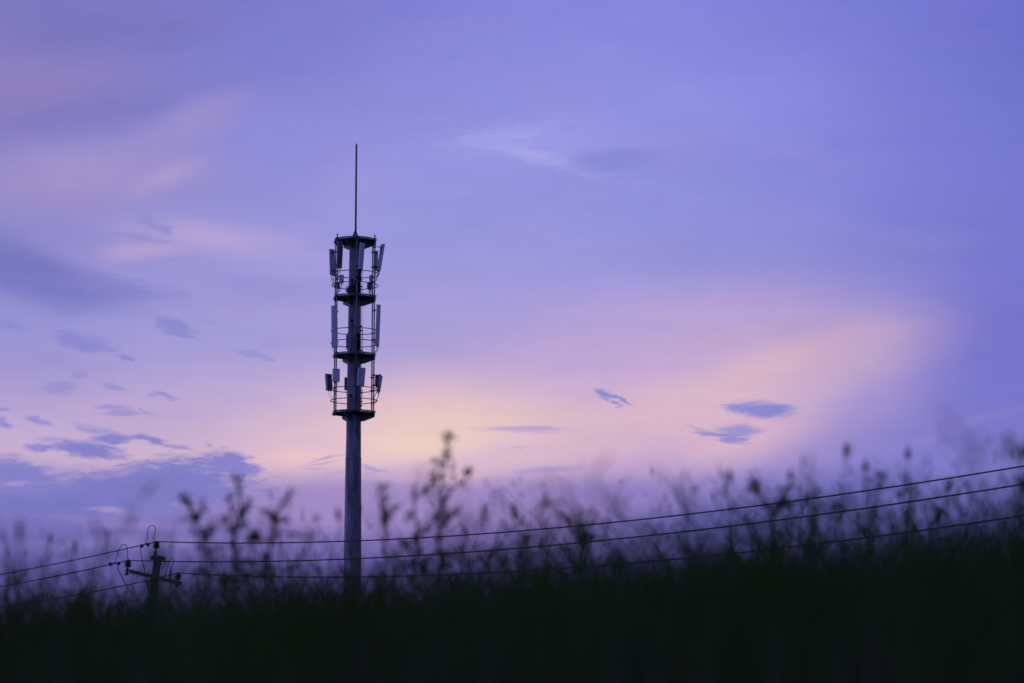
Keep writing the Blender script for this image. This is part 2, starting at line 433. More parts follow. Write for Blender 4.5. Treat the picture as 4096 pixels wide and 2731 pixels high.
# ------------------------------------------------------------------ ground
def ground(x, y):
    d = math.hypot(x, y)
    rise = -.52 + .045 * min(d, 11) + .02 * max(-4, min(4, x)) * min(1, d / 8) + .03 * math.sin(x * 1.7 + y * .9)
    t = max(0, min(1, (y - 11.5) / 26)); t = t * t * (3 - 2 * t)
    return rise * (1 - t) + (-4.0) * t
g = MB()
ys = [-300, -60, -20, -8] + [-4 + i * .8 for i in range(45)] + [36, 42, 55, 80, 150, 300, 700, 1800, 4000]
xsg = [-3000, -900, -300, -90, -40, -20] + [-14 + i for i in range(29)] + [20, 40, 90, 300, 900, 3000]
vs = [(x, y, ground(x, y)) for y in ys for x in xsg]
nx = len(xsg)
g.add(vs, [(j * nx + i, j * nx + i + 1, (j + 1) * nx + i + 1, (j + 1) * nx + i) for j in range(len(ys) - 1) for i in range(nx - 1)], True)
tag(g.build('ground', M['soil']), kind='structure')

# ------------------------------------------------------------------ telecom tower
TD = 150.0
PX = 1 / 5.226
def r1(x, y): return 1250 + x / 4.48, 880 + y / 4.48
def r2(x, y): return 1250 + x * PX, 1180 + y * PX
def r3(x, y): return 1250 + x * PX, 1420 + y * PX
axis = at(1414.6, 1707, TD); TX = axis.x
def zt(Y): return at(1414.6, Y, TD).z
MPP = at(1415.6, 1707, TD).x - axis.x      # metres per photograph pixel at the tower
tower = empty('telecom_tower', (TX, TD, -4.0))
tag(tower, 'tall grey steel monopole tower with four round antenna platforms and a lightning rod', 'tower')
def tp(a, r, z):
    return Vector((TX + r * math.sin(R(a)), TD - r * math.cos(R(a)), z))
def rsh(Y): return (24.6 + (Y - 1125) * .0085) * MPP
def shaft(Y0, Y1, extra, z0=None):
    m = MB(); z1 = zt(Y0); zb = zt(Y1) if z0 is None else z0
    n = 16; rb = rsh(Y1) if z0 is None else rsh(Y1)
    m.lathe((TX, TD, 0), (0, 0, 1), [(rb + extra, zb), (rsh(Y0) + extra, z1)], n, ph=.31)
    return m
s_up = shaft(952, 1830, 0); s_up.build('shaft_section', M['shaft'], tower)
# lower section, sleeved over the upper one
zlow = -4.0; zj = zt(1830)
m = MB(); slope = (rsh(2300) - rsh(1830)) / (zt(1830) - zt(2300))
m.lathe((TX, TD, 0), (0, 0, 1), [(rsh(1830) + .012 + slope * (zj - zlow), zlow), (rsh(1830) + .012, zj), ], 16, ph=.31)
m.lathe((TX, TD, 0), (0, 0, 1), [(rsh(1830) + .022, zj - .03), (rsh(1830) + .022, zj + .012)], 16, ph=.31)
m.build('shaft_section', M['shaft'], tower)
m = MB(); m.lathe((TX, TD, 0), (0, 0, 1), [(.75, -4.05), (.75, -3.85)], 24); m.build('base_flange', M['steel'], tower)
# lightning rod
rod = MB(); zr0, zr1 = zt(928), zt(572)
rod.lathe((TX + .02, TD, 0), (0, 0, 1), [(.052, zr0 - .1), (.050, zr1 - .14), (.004, zr1)], 10, True)
rodo = rod.build('lightning_rod', M['steel'], tower)
m = MB()
zc0, zc1 = zt(945), zt(926)
m.lathe((TX, TD, 0), (0, 0, 1), [(.17, zc0 - .03), (.17, zc0), (.10, zc0), (.05, zc0)], 12)
m.lathe((TX, TD, 0), (0, 0, 1), [(.13, zt(952)), (.11, zc0 - .03)], 12)
for k in range(6):
    a = R(60 * k + 20); d = Vector((math.sin(a), -math.cos(a), 0)); c = Vector((TX, TD, 0)); sd = Vector((d.y, -d.x, 0)) * .014
    m.poly([c + d * .04 + Vector((0, 0, zc1)), c + d * .055 + Vector((0, 0, zc1)), c + d * .15 + Vector((0, 0, zc0)), c + d * .04 + Vector((0, 0, zc0))], sd)
m.build('rod_base', M['dark_steel'], tower)

PLAT = [965.0, 1192.0, 1419.0, 1649.0]           # photograph heights of the four platforms
RM, RR, RH = 87 * MPP, 82 * MPP, 93.5 * MPP
def ring(m, z, r, tr, n=56, seg=6):
    m.tube([tp(360 * k / n, r, z) for k in range(n)], tr, seg, closed=True)
MAST = [8 + 60 * k for k in range(6)]
ARMS = [97, 217, 337]
for i, Y in enumerate(PLAT):
    z = zt(Y); rs = rsh(Y)
    m = MB(); ring(m, z + .035, RR, .036); ring(m, z - .045, RR + .008, .034)
    for a in MAST:
        # clamp blocks with U-bolts reaching out past the masts
        for dz in (.03, -.05):
            c = tp(a, RM + .0, z + dz); d = tp(a, 1, 0) - tp(a, 0, 0); sd = Vector((-d.y, d.x, 0))
            m.box(c, d * .075, sd * .085, (0, 0, .018))
            m.tube([c - d * .12 + sd * .06, c + d * .13 + sd * .06], .011, 5)
            m.tube([c - d * .12 - sd * .06, c + d * .13 - sd * .06], .011, 5)
    m.build('platform_ring', M['steel'], tower)
    # grating floor
    m = MB(); zf = z - .012
    sp = .058; k = -RR + sp
    while k < RR - .02:
        half = math.sqrt(max(0, (RR - .03) ** 2 - k * k))
        inn = math.sqrt(max(0, (rs + .02) ** 2 - k * k)) if abs(k) < rs + .02 else 0
        for s0, s1 in (((-half, -inn), (inn, half)) if inn else ((-half, half),)):
            if s1 - s0 > .03:
                m.box((TX + k, TD + (s0 + s1) / 2, zf), (.010, 0, 0), (0, (s1 - s0) / 2, 0), (0, 0, .022))
        k += sp
    for q in range(-11, 12):
        y = q * .095; half = math.sqrt(max(0, (RR - .03) ** 2 - y * y))
        inn = math.sqrt(max(0, (rs + .02) ** 2 - y * y)) if abs(y) < rs + .02 else 0
        for s0, s1 in (((-half, -inn), (inn, half)) if inn else ((-half, half),)):
            m.box((TX + (s0 + s1) / 2, TD + y, zf - .018), ((s1 - s0) / 2, 0, 0), (0, .022, 0), (0, 0, .012))
    m.build('platform_floor', M['dark_steel'], tower)
    m = MB(); m.lathe((TX, TD, 0), (0, 0, 1), [(rs + .05, z - .11), (rs + .05, z - .03)], 16, ph=.31); m.build('shaft_collar', M['steel'], tower)
    for a in ARMS:
        m = MB(); d = tp(a, 1, 0) - tp(a, 0, 0); sd = Vector((-d.y, d.x, 0)); zz = Vector((0, 0, 1)); c = Vector((TX, TD, 0))
        z0 = z - .075
        rin = rs - .02; rout = RR + .03
        m.poly([c + d * rin + zz * z0, c + d * rout + zz * z0, c + d * rout + zz * (z0 - .13), c + d * (rs + .14) + zz * (z0 - .37), c + d * rin + zz * (z0 - .37)], sd * .016)
        m.box(c + d * (rin + rout) / 2 + zz * (z0 + .007), d * (rout - rin) / 2, sd * .05, zz * .007)
        L0 = c + d * rout + zz * (z0 - .13); L1 = c + d * (rs + .14) + zz * (z0 - .37)
        dd = (L1 - L0); nn = dd.normalized().cross(sd).normalized()
        m.box((L0 + L1) / 2 - nn * .006, dd / 2, sd * .05, nn * .007)
        m.box(c + d * (rs + .02) + zz * (z0 - .19), d * .012, sd * .10, zz * .20)
        for bz in (-.08, -.18, -.28):
            for bs in (-1, 1):
                m.tube([c + d * (rs + .03) + sd * .065 * bs + zz * (z0 + bz), c + d * (rs + .075) + sd * .065 * bs + zz * (z0 + bz)], .014, 6)
        m.build('bracket_arm', M['steel'], tower)
def mast_span(a):
    return zt(946) + (.0 if a in (308, 68) else -.12), zt(1655) - .04
for a in MAST:
    z1, z0 = mast_span(a)
    m = MB(); m.tube([tp(a, RM, z0), tp(a, RM, z1)], .036, 10)
    m.lathe(tp(a, RM, z1), (0, 0, 1), [(.036, -.05), (.036, .004)], 8)
    m.build('mounting_pipe', M['steel'], tower)
for Y in (1097.6, 1143.4, 1325.8, 1372.3, 1555, 1601):
    m = MB(); z = zt(Y); ring(m, z, RH, .023)
    for a in MAST:
        m.box(tp(a, (RM + RH) / 2, z), (tp(a, 1, 0) - tp(a, 0, 0)) * (RH - RM) * .6, Vector((math.cos(R(a)), math.sin(R(a)), 0)) * .045, (0, 0, .022))
    m.build('guard_rail', M['steel'], tower)
# port holes, hatch and cover
def on_shaft(X, Y):
    z = zt(Y); r = rsh(Y); Xa = CX + (TX / (at(1415.6, Y, TD).x - at(1414.6, Y, TD).x))
    s = (X - Xa) * MPP; s = max(-r * .98, min(r * .98, s)); a = math.degrees(math.asin(s / r)); return a, r, z
def port(X, Y, rad):
    a, r, z = on_shaft(X, Y); d = tp(a, 1, 0) - tp(a, 0, 0)
    m = MB(); c = tp(a, r, z)
    side = Vector((-d.y, d.x, 0))
    m.tube([c + side * math.cos(q * math.pi / 9) * rad * 1.12 + Vector((0, 0, 1)) * math.sin(q * math.pi / 9) * rad * 1.12 + d * .012 for q in range(18)], .016, 6, closed=True)
    o = m.build('cable_port', M['steel'], tower)
    m = MB(); m.lathe(c - d * .05, d, [(rad, 0), (rad, .062)], 18); m.build('port_shade_disc', M['hole'], o)  # black disc on the shaft paints the dark inside of the port
    return a, r, z
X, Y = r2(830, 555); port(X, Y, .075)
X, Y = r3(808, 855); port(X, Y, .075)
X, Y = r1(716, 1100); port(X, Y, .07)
def oval(m, a, r, z, hw, hh, t, off, n=24):
    d = tp(a, 1, 0) - tp(a, 0, 0); s = Vector((-d.y, d.x, 0)); c = tp(a, r + off, z)
    pts = []
    for k in range(n):
        q = 2 * math.pi * k / n; x = math.cos(q) * hw; zz = math.sin(q) * hw + (hh - hw) * (1 if math.sin(q) >= 0 else -1)
        pts.append(c + s * x + Vector((0, 0, zz)))
    m.poly(pts, d * t)
    return c, d, s
a, r, z = on_shaft(*r2(943, 995))
m = MB(); oval(m, a, r, z, .165, .47, .05, .01); o = m.build('hatch_frame', M['steel'], tower)
m = MB(); oval(m, a, r, z, .135, .44, .02, .03); m.build('hatch_opening_shade', M['hole'], o)  # black plate painted as the unlit inside of the hatch, no real recess
a, r, z = on_shaft(*r2(800, 990))
m = MB(); c, d, s = oval(m, a - 6, r, z, .185, .455, .02, .10)
o = m.build('hatch_cover', M['cover'], tower)
for dz, hw in ((.21, .14), (.0, .10), (-.21, .14)):
    m = MB(); m.box(c + d * .03 + Vector((0, 0, dz)), s * hw, d * .018, (0, 0, .012))
    m.build('cover_bar', M['dark_steel'], o)
for (x, y, w, rg) in ((840, 650, .17, r2), (828, 945, .16, r3), (720, 1140, .12, r1)):
    a, r, z = on_shaft(*rg(x, y)); d = tp(a, 1, 0) - tp(a, 0, 0); s = Vector((-d.y, d.x, 0))
    m = MB(); m.box(tp(a, r + .05, z), s * w, d * .02, (0, 0, .014)); m.box(tp(a, r + .02, z), s * .03, d * .04, (0, 0, .014))
    m.build('cable_bracket', M['steel'], tower)
# safety wire and clamps along the right side of the shaft
m = MB()
for off in (0, .022):
    pts = []
    for Yk in (975, 1100, 1300, 1500, 1640):
        pts.append(Vector((TX + .40 + off, TD - .2, zt(Yk))))
    m.tube(pts, .005, 5)
for Yk in (1308, 1326, 1401, 1571, 1606, 1622, 1150):
    m.box((TX + rsh(Yk) + .03, TD - .15, zt(Yk)), (.05, 0, 0), (0, .05, 0), (0, 0, .03))
m.build('safety_wire', M['dark_steel'], tower)
def tower_pt(rg, x, y, dy=-.6):
    X, Y = rg(x, y); return at(X, Y, TD + dy)
def cables(name, mt, parent, paths, r=.011):
    for pth in paths:
        m = MB(); m.tube(smooth_path(pth, 5), r, 5); m.build(name, mt, parent)
front = -.52
cables('feeder_cable', M['rubber'], tower, [
    [tower_pt(r2, x, y, -.42) for x, y in ((830, 560), (836, 600), (838, 680), (830, 760), (828, 815))],
    [tower_pt(r2, x, y, -.3) for x, y in ((1022, 680), (1045, 720), (1050, 800), (1040, 950), (1038, 1100), (1060, 1170), (1085, 1205))],
    [tower_pt(r3, x, y, -1.12) for x, y in ((925, 660), (915, 760), (908, 900), (906, 1040), (885, 1100), (850, 1130), (700, 1140), (580, 1150))],
    [tower_pt(r3, x, y, -.3) for x, y in ((1018, 740), (1030, 705), (1045, 760), (1035, 860), (1028, 960))],
    [tower_pt(r1, x, y, -.9) for x, y in ((760, 970), (775, 1080), (770, 1180), (765, 1300))],
], .016)
# thick black bundle down the front mast of the upper cage
cables('feeder_cable', M['rubber'], tower, [
    [tower_pt(r1, 820 + 9 * k + j1, 905, -1.1), tower_pt(r1, 845 + 4 * k, 980, -1.0), tower_pt(r1, 835 + 7 * k, 1080, -1.), tower_pt(r1, 812 + 6 * k, 1180, -.95), tower_pt(r1, 795 + 6 * k, 1330, -.9)]
    for k, j1 in zip(range(7), (0, 3, -2, 4, 1, -3, 2))], .013)

# ------------------------------------------------------------------ antennas on the tower
def frame(a, t):
    n = Vector((math.sin(R(a)), -math.cos(R(a)), 0)); z = Vector((0, 0, 1))
    u = n * math.sin(R(t)) + z * math.cos(R(t)); f = n * math.cos(R(t)) - z * math.sin(R(t)); s = Vector((math.cos(R(a)), math.sin(R(a)), 0))
    return f, u, s
def antenna(name, label, cat, group, pos, a, t, w, h, d, mast, kind='panel', body='radome', ncab=5, off=.0, cabend=None):
    X, Y = pos
    f, u, s = frame(a, t)
    mr = RM
    depth = tp(mast, mr, 0).y + f.y * (.14 + d / 2) + off
    c = at(X, Y, depth)
    root = empty(name, c - u * h / 2)
    tag(root, label, cat, group)
    m = MB()
    if kind == 'panel':
        n = 10; prof = [(-.5, -.5), (.5, -.5), (.5, .22)] + [(.5 * math.cos(q * math.pi / n), .22 + .28 * math.sin(q * math.pi / n)) for q in range(1, n)] + [(-.5, .22)]
        pts = [(x * w, y * d) for x, y in prof]; k = len(pts)
        vs = [c + s * x + f * y - u * h / 2 for x, y in pts] + [c + s * x + f * y + u * h / 2 for x, y in pts]
        m.add(vs, [tuple(range(k))[::-1], tuple(range(k, 2 * k))] + [(i, (i + 1) % k, k + (i + 1) % k, k + i) for i in range(k)])
        m.build('radome', M[body], root)
        for sg in (1, -1):
            m = MB(); vs = []
            for e in (h / 2 - .012, h / 2 + .012):
                vs += [c + s * x * 1.03 + f * y * 1.04 + u * sg * e for x, y in pts]
            m.add(vs, [tuple(range(k))[::-1], tuple(range(k, 2 * k))] + [(i, (i + 1) % k, k + (i + 1) % k, k + i) for i in range(k)])
            m.build('end_cap', M['dark_steel'] if sg > 0 else M['case'], root)
    else:
        m.box(c + f * d * .2, s * w / 2, f * d * .3, u * h / 2, .02); m.build('radome', M[body], root)
        m = MB(); m.box(c - f * d * .17, s * w * .44, f * d * .1, u * h * .47, .01)
        nf = 11
        for k in range(nf):
            x = (k / (nf - 1) - .5) * w * .86
            m.box(c - f * d * .38 + s * x, s * .006, f * d * .12, u * h * .44)
        m.build('heat_sink', M['case'], root)
        m = MB(); m.box(c + f * d * .53, s * (w / 2 - .02), f * .006, u * (h / 2 - .02), .01); m.build('front_panel', M[body], root)
    # brackets to the mast
    for sg in ((.36, -.36) if kind != 'rru' else (.0,)):
        b = c - f * d / 2 + u * sg * h
        q = tp(mast, mr, b.z + (.03 if sg > 0 else -.02))
        m = MB(); mid = (b + q) / 2 + Vector((0, 0, .05 if sg > 0 else .0))
        for e in (-.04, .04):
            m.tube([b + s * e, mid + s * e, q + s * e], .013, 5)
        m.box(q, Vector((.065, 0, 0)), Vector((0, .065, 0)), (0, 0, .03)); m.box(b, s * .07, f * .02, u * .04)
        md = tp(mast, 1, 0) - tp(mast, 0, 0)
        m.tube([q - md * .14 + Vector((0, 0, .01)), q + md * .08 + Vector((0, 0, .01))], .012, 5)
        m.build('mounting_bracket', M['dark_steel'], root)
    bot = c - u * (h / 2 + .012)
    for k in range(ncab):
        x = (k + .5) / ncab - .5
        m = MB(); m.tube([bot + s * x * w * .8 + u * .01, bot + s * x * w * .8 - u * .05], .016, 6)
        m.build('connector', M['dark_steel'], root)
    for k in range(ncab):
        x = (k + .5) / ncab - .5
        p0 = bot + s * x * w * .8 - u * .04
        q = tp(mast, mr, 0); drop = random.uniform(.45, .8)
        if cabend: e = cabend + Vector((random.uniform(-.03, .03), 0, random.uniform(-.04, .04)))
        else: e = Vector((q.x + random.uniform(-.05, .05), q.y + random.uniform(-.05, .05), bot.z - drop))
        m1 = p0 + Vector((random.uniform(-.02, .02), 0, -.14)); m2 = (m1 * .45 + e * .55) + Vector((random.uniform(-.05, .05), random.uniform(-.04, .04), -.04))
        m = MB(); m.tube(smooth_path([p0, m1, m2, e], 5), .009, 5); m.build('cable', M['rubber'], root)
    return root
GP = 'panel antennas around the top cage of the tower'
antenna('panel_antenna', 'slim panel antenna seen from behind at the far left of the topmost cage', 'antenna', GP, r1(350, 760), 212, 4.6, .30, 1.38, .11, 248, cabend=tp(248, RM + .03, zt(1140)))
antenna('panel_antenna', 'darkest grey panel antenna, on the left front pipe of the topmost cage', 'antenna', GP, r1(490, 622), 20, 8, .30, 1.45, .10, 308, body='radome_grey')
antenna('panel_antenna', 'pale panel antenna leaning in front of the shaft in the topmost cage', 'antenna', GP, r1(880, 648), 35, 8, .27, 1.42, .11, 8, ncab=6)
antenna('panel_antenna', 'pale panel antenna tilting steeply outward at the far right of the topmost cage', 'antenna', GP, r1(1226, 682), 124, 10, .30, 1.46, .12, 68)
antenna('panel_antenna', 'shaded panel antenna half hidden behind the right pipes of the topmost cage', 'antenna', GP, r1(1136, 735), 172, 4, .22, 1.05, .11, 128, ncab=3)
GL = 'long panel antennas of the second cage'
antenna('panel_antenna', 'longest pale panel antenna on the left side of the second cage', 'antenna', GL, r2(457, 658), -20, 3, .33, 2.15, .10, 308, ncab=4, cabend=tower_pt(r2, 560, 1190, -.9))
antenna('panel_antenna', 'long narrow pale panel antenna on the right side of the second cage', 'antenna', GL, r2(1372, 632), 60, 2.2, .28, 2.13, .12, 68, ncab=4, cabend=tp(68, RM, zt(1412)))
GB = 'box antennas around the lowest cage of the tower'
antenna('box_antenna', 'box antenna turned away at the far left of the lowest cage', 'antenna', GB, r3(342, 555), 222, 7, .38, .92, .17, 248, 'box', ncab=2)
antenna('box_antenna', 'small square-on light grey box antenna on the left of the lowest cage', 'antenna', GB, r3(496, 412), -3, 0, .385, .69, .12, 308, 'box', ncab=4)
antenna('box_antenna', 'box antenna peeking out from behind the shaft in the lowest cage', 'antenna', GB, r3(735, 585), 184, 3, .36, .69, .17, 188, 'box', ncab=2)
antenna('box_antenna', 'large tilted box antenna in front of the shaft in the lowest cage', 'antenna', GB, r3(1012, 442), 25, 11, .42, .97, .14, 8, 'box', ncab=2)
antenna('box_antenna', 'dark backed box antenna on the right front pipe of the lowest cage', 'antenna', GB, r3(1370, 525), 128, 2, .36, .68, .17, 68, 'box', ncab=3)
antenna('box_antenna', 'box antenna leaning out behind its neighbour at the far right of the lowest cage', 'antenna', GB, r3(1405, 602), 100, 9, .40, .90, .13, 128, 'box', ncab=3)
def rru(label, pos, a, w, h, d, mast, body, off=0, ncab=3):
    return antenna('radio_unit', label, 'radio unit', 'remote radio units inside the top cage', pos, a, 0, w, h, d, mast, 'rru', body, ncab=ncab, off=off)
rru('small radio unit with a pale side under the dark grey antenna', r1(520, 1062), 60, .22, .43, .16, 308, 'radome', .15)
rru('small radio unit with a bright pale face between the right pipes of the topmost cage', r1(1042, 1064), 10, .12, .42, .2, 128, 'radome', -.5)
rru('dark radio unit hanging lowest near the right pipes of the topmost cage', r1(1028, 1190), -30, .26, .34, .2, 128, 'case', -.3, 5)
rru('dark radio unit on the front pipe just above the twig nest', r1(785, 1040), 190, .2, .34, .14, 8, 'case', 0)
rru('dark radio unit low on the left pipes beside the railing of the topmost cage', r1(455, 1170), 20, .2, .34, .16, 248, 'case', -.2, 4)
# GPS antenna
c = at(*r1(1142, 686), tp(68, RM, 0).y - .1)
m = MB(); b = at(*r1(1136, 870), tp(68, RM, 0).y - .1)
root = empty('satellite_clock_antenna', b)
tag(root, 'tiny white ball antenna on a thin stalk beside the right pipes', 'antenna')
m.tube([b, c], .009, 6); m.box(b, (.05, 0, 0), (0, .1, 0), (0, 0, .015)); m.build('stalk', M['dark_steel'], root)
m = MB(); m.lathe(c, (0, 0, 1), [(.02, -.03), (.045, -.01), (.055, .015), (.045, .045), (.02, .062)], 12, True); m.build('dome', M['radome'], root)

# ------------------------------------------------------------------ nest
m = MB(); nc = Vector((TX - .12, TD - .62, zt(1183))); rnd = random.Random(3)
nc = at(*r1(735, 1300), TD - .62)
for k in range(650):
    a = rnd.uniform(0, 2 * math.pi); rr = rnd.uniform(.02, .34) ; hh = rnd.uniform(0, .36) * (1 - (rr / .42) ** 2)
    c = nc + Vector((math.cos(a) * rr * 1.15, math.sin(a) * rr * .8, hh))
    d = Vector((-math.sin(a) + rnd.uniform(-.8, .8), math.cos(a) + rnd.uniform(-.8, .8), rnd.uniform(-.35, .5))).normalized()
    l = rnd.uniform(.08, .2)
    m.tube([c - d * l, c + d * l * .2 + Vector((0, 0, rnd.uniform(-.02, .02))), c + d * l], rnd.uniform(.004, .008), 4)
for k in range(60):
    a = rnd.uniform(0, 2 * math.pi); c = nc + Vector((math.cos(a) * .28, math.sin(a) * .2, rnd.uniform(.05, .3)))
    d = Vector((math.cos(a), math.sin(a) * .6, rnd.uniform(.1, 1.1))).normalized(); l = rnd.uniform(.12, .24)
    m.tube([c, c + d * l], .005, 4)
m.lathe(nc, (0, 0, 1), [(.33, -.06), (.36, .04), (.32, .14), (.22, .24), (.08, .29)], 12, True)
tag(m.build('bird_nest', M['twigs'], None, nc), 'shaggy bird nest of dark twigs on the floor of the topmost cage', 'nest')

# ------------------------------------------------------------------ utility pole
PD = 70.0
def r5(x, y): return 400 + x / 3.92, 2050 + y / 3.92
pt = at(*r5(906, 690), PD); pb = at(*r5(812, 1450), PD)
ax = (pt - pb).normalized()
base = pt - ax * ((pt.z + 4.0) / ax.z)
pole = empty('utility_pole', base)
tag(pole, 'leaning round concrete power pole with one crossarm, half sunk in the grass', 'utility pole')
plen = (pt - base).length
m = MB(); m.lathe(base, ax, [(.095 + .0075 * plen, -.3), (.094, plen)], 20, True); m.build('pole_shaft', M['concrete'], pole)
LD = Vector((.577, -.817, 0)).normalized()       # direction of the line towards the right span
AD = Vector((.817, .577, 0))                     # across the line
def p5(x, y, dy=0): return at(*r5(x, y), PD + dy)
m = MB(); m.lathe(pt - ax * .07, ax, [(.112, 0), (.112, .1)], 20); m.lathe(pt - ax * .05, ax, [(.12, 0), (.12, .02)], 20)
for sg in (-1, 1):
    c = pt - ax * .03 + AD * sg * .15; m.box(c, AD * .045, LD * .05, ax * .045)
    m.tube([c - LD * .1, c + LD * .1], .012, 6)
m.build('clamp_band', M['steel'], pole)
# crossarm
al = p5(412, 914, -.50); ar = p5(1240, 1110, .50)
dA = (ar - al).normalized(); up = Vector((0, 0, 1)); upA = (up - dA * up.dot(dA)).normalized(); sA = dA.cross(upA)
m = MB(); ca = (al + ar) / 2 - sA * 0
sh = -LD * 0
offs = sA * (.125 if sA.y < 0 else -.125)
m.box(ca + offs, dA * ((ar - al).length / 2), sA * .006, upA * .045)
m.box(ca + offs * .76 + upA * .042, dA * ((ar - al).length / 2), sA * .028, upA * .006)
m.tube([ca + offs - dA * .12, ca - offs * .9 - dA * .12], .012, 6); m.tube([ca + offs + dA * .12, ca - offs * .9 + dA * .12], .012, 6)
m.build('crossarm', M['steel'], pole)
def insulator(c, axis, s=1.0, pin=.2):
    """pin insulator: c is the top of the porcelain"""
    prof = [(.06, 0), (.07, -.015), (.055, -.03), (.06, -.04), (.118, -.072), (.12, -.08), (.065, -.086), (.07, -.1), (.13, -.135), (.132, -.143), (.07, -.15), (.07, -.165), (.115, -.195), (.115, -.203), (.045, -.215)]
    m = MB(); m.lathe(c, axis, [(r * s, h * s) for r, h in prof[::-1]], 18)
    o = m.build('insulator', M['porcelain'], pole)
    m = MB(); m.tube([c - axis * (.22 * s), c - axis * (.24 * s + pin)], .018, 8)
    for k in range(4):
        m.lathe(c - axis * (.25 * s + pin * (.15 + .2 * k)), axis, [(.035, 0), (.04, .012), (.03, .02)], 10)
    m.lathe(c - axis * (.24 * s + pin), axis, [(.05, -.02), (.05, .02)], 8)
    m.build('pin', M['dark_steel'], o)
i1 = p5(893, 440); insulator(i1, ax, .85, .06 + (i1 - pt).length - .24 * .85 - .06)
i2 = p5(448, 735, -.52); insulator(i2, ax, .82, .15)
i3 = p5(1232, 935, .52); insulator(i3, ax, .82, .13)
# lightning arrester
m = MB(); c0 = p5(1090, 1050, .42); c1 = p5(1110, 890, .42); d = (c1 - c0)
pr = []
n = 9
for k in range(n):
    h = d.length * k / n
    pr += [(.018, h), (.04 if k < 6 else .03, h + d.length / n * .3), (.018, h + d.length / n * .6)]
m.lathe(c0, d, pr, 12); m.build('lightning_arrester', M['porcelain'], pole)
m = MB(); m.tube([p5(762, 1165, -.12), p5(765, 1120, -.12), p5(785, 1060, -.1)], .015, 6); m.tube([p5(738, 1118, -.12), p5(772, 1112, -.12)], .014, 6)
m.build('lightning_arrester', M['porcelain'], pole)
WR = .0132
def wire(name, pts, r=WR, parent=pole, mt='rubber', n=6, seg=6):
    m = MB(); m.tube(smooth_path(pts, seg), r, n)
    return m.build(name, M[mt], parent)
def pp(lst, dy): return [p5(x, y, dy) for x, y in lst]
wire('jumper_wire', pp([(690, 495), (722, 460), (740, 415), (740, 350), (742, 290), (758, 240), (785, 208), (825, 194), (856, 212), (866, 250), (860, 310), (848, 350), (838, 395), (845, 425), (862, 442)], 0), .0085)
wire('jumper_wire', pp([(165, 798), (205, 785), (240, 760), (258, 700), (275, 630), (300, 570), (335, 515), (380, 492), (412, 510), (428, 560), (428, 620), (430, 680), (440, 715), (456, 735)], -.52), .0085)
wire('jumper_wire', pp([(975, 1005), (1020, 985), (1042, 930), (1055, 860), (1072, 790), (1100, 725), (1133, 704), (1152, 735), (1146, 790), (1128, 840), (1112, 885)], .42), .0085)
wire('drop_wire', pp([(652, 520), (634, 560), (640, 620), (660, 720), (685, 830), (705, 930), (722, 1050), (745, 1150), (772, 1250), (800, 1330)], -.1), .0095)
wire('drop_wire', pp([(285, 790), (272, 830), (290, 890), (335, 985), (400, 1110), (470, 1220), (560, 1345), (640, 1430), (720, 1520), (860, 1700)], -.5), .0095)
wire('drop_wire', pp([(885, 1315), (935, 1365), (985, 1415), (1060, 1500), (1150, 1640)], .12), .0095)
for (x, y, dy) in ((655, 517, 0), (752, 496, 0), (162, 801, -.52), (293, 790, -.52)):
    m = MB(); c = p5(x, y, dy); m.box(c, -LD * .045 + up * .004, AD * .03, up * .035, .012); m.tube([c + up * .05, c - up * .05], .012, 6)
    m.build('wire_clamp', M['dark_steel'], pole)

# ------------------------------------------------------------------ power lines
def r3b(x, y): return 2600 + x / 1.274, 1500 + y / 1.274
def plane_pt(X, Y, p0):
    """point of the ray in the vertical plane through p0 along the line"""
    d = ray(X, Y); nrm = Vector((LD.y, -LD.x, 0))
    t = p0.dot(nrm) / d.dot(nrm); return d * t
def fit_span(p0, pix):
    """parabola z = z0 + a s + b s^2 through the insulator and pixel observations (least squares)"""
    S = []
    for X, Y in pix:
        q = plane_pt(X, Y, p0); s = (Vector((q.x, q.y, 0)) - Vector((p0.x, p0.y, 0))).dot(LD); S.append((s, q.z - p0.z))
    a11 = sum(s * s for s, _ in S); a12 = sum(s ** 3 for s, _ in S); a22 = sum(s ** 4 for s, _ in S)
    b1 = sum(s * z for s, z in S); b2 = sum(s * s * z for s, z in S); D = a11 * a22 - a12 * a12
    return (b1 * a22 - b2 * a12) / D, (a11 * b2 - a12 * b1) / D
spans = [
    (i1 - ax * .01, [(650, 2166), (1300, 2166), (2048, 2118), (2600, 2074.6), (2700, 2062), (3400, 1973), (4096, 1858.7)],
     [(400, 2217), (200, 2256), (0, 2296)], 'topmost'),
    (i2 - ax * .01, [(530, 2240), (1300, 2235.6), (2048, 2192), (2600, 2139), (2700, 2128), (3400, 2045), (4096, 1930)],
     [(400, 2266.5), (200, 2306), (0, 2344.5)], 'middle'),
    (i3 - ax * .01, [(730, 2290), (1300, 2305.6), (2048, 2282), (2600, 2244), (2700, 2235), (3400, 2160), (4096, 2057)],
     [(560, 2328), (400, 2361), (200, 2393), (0, 2427)], 'lowest'),
]
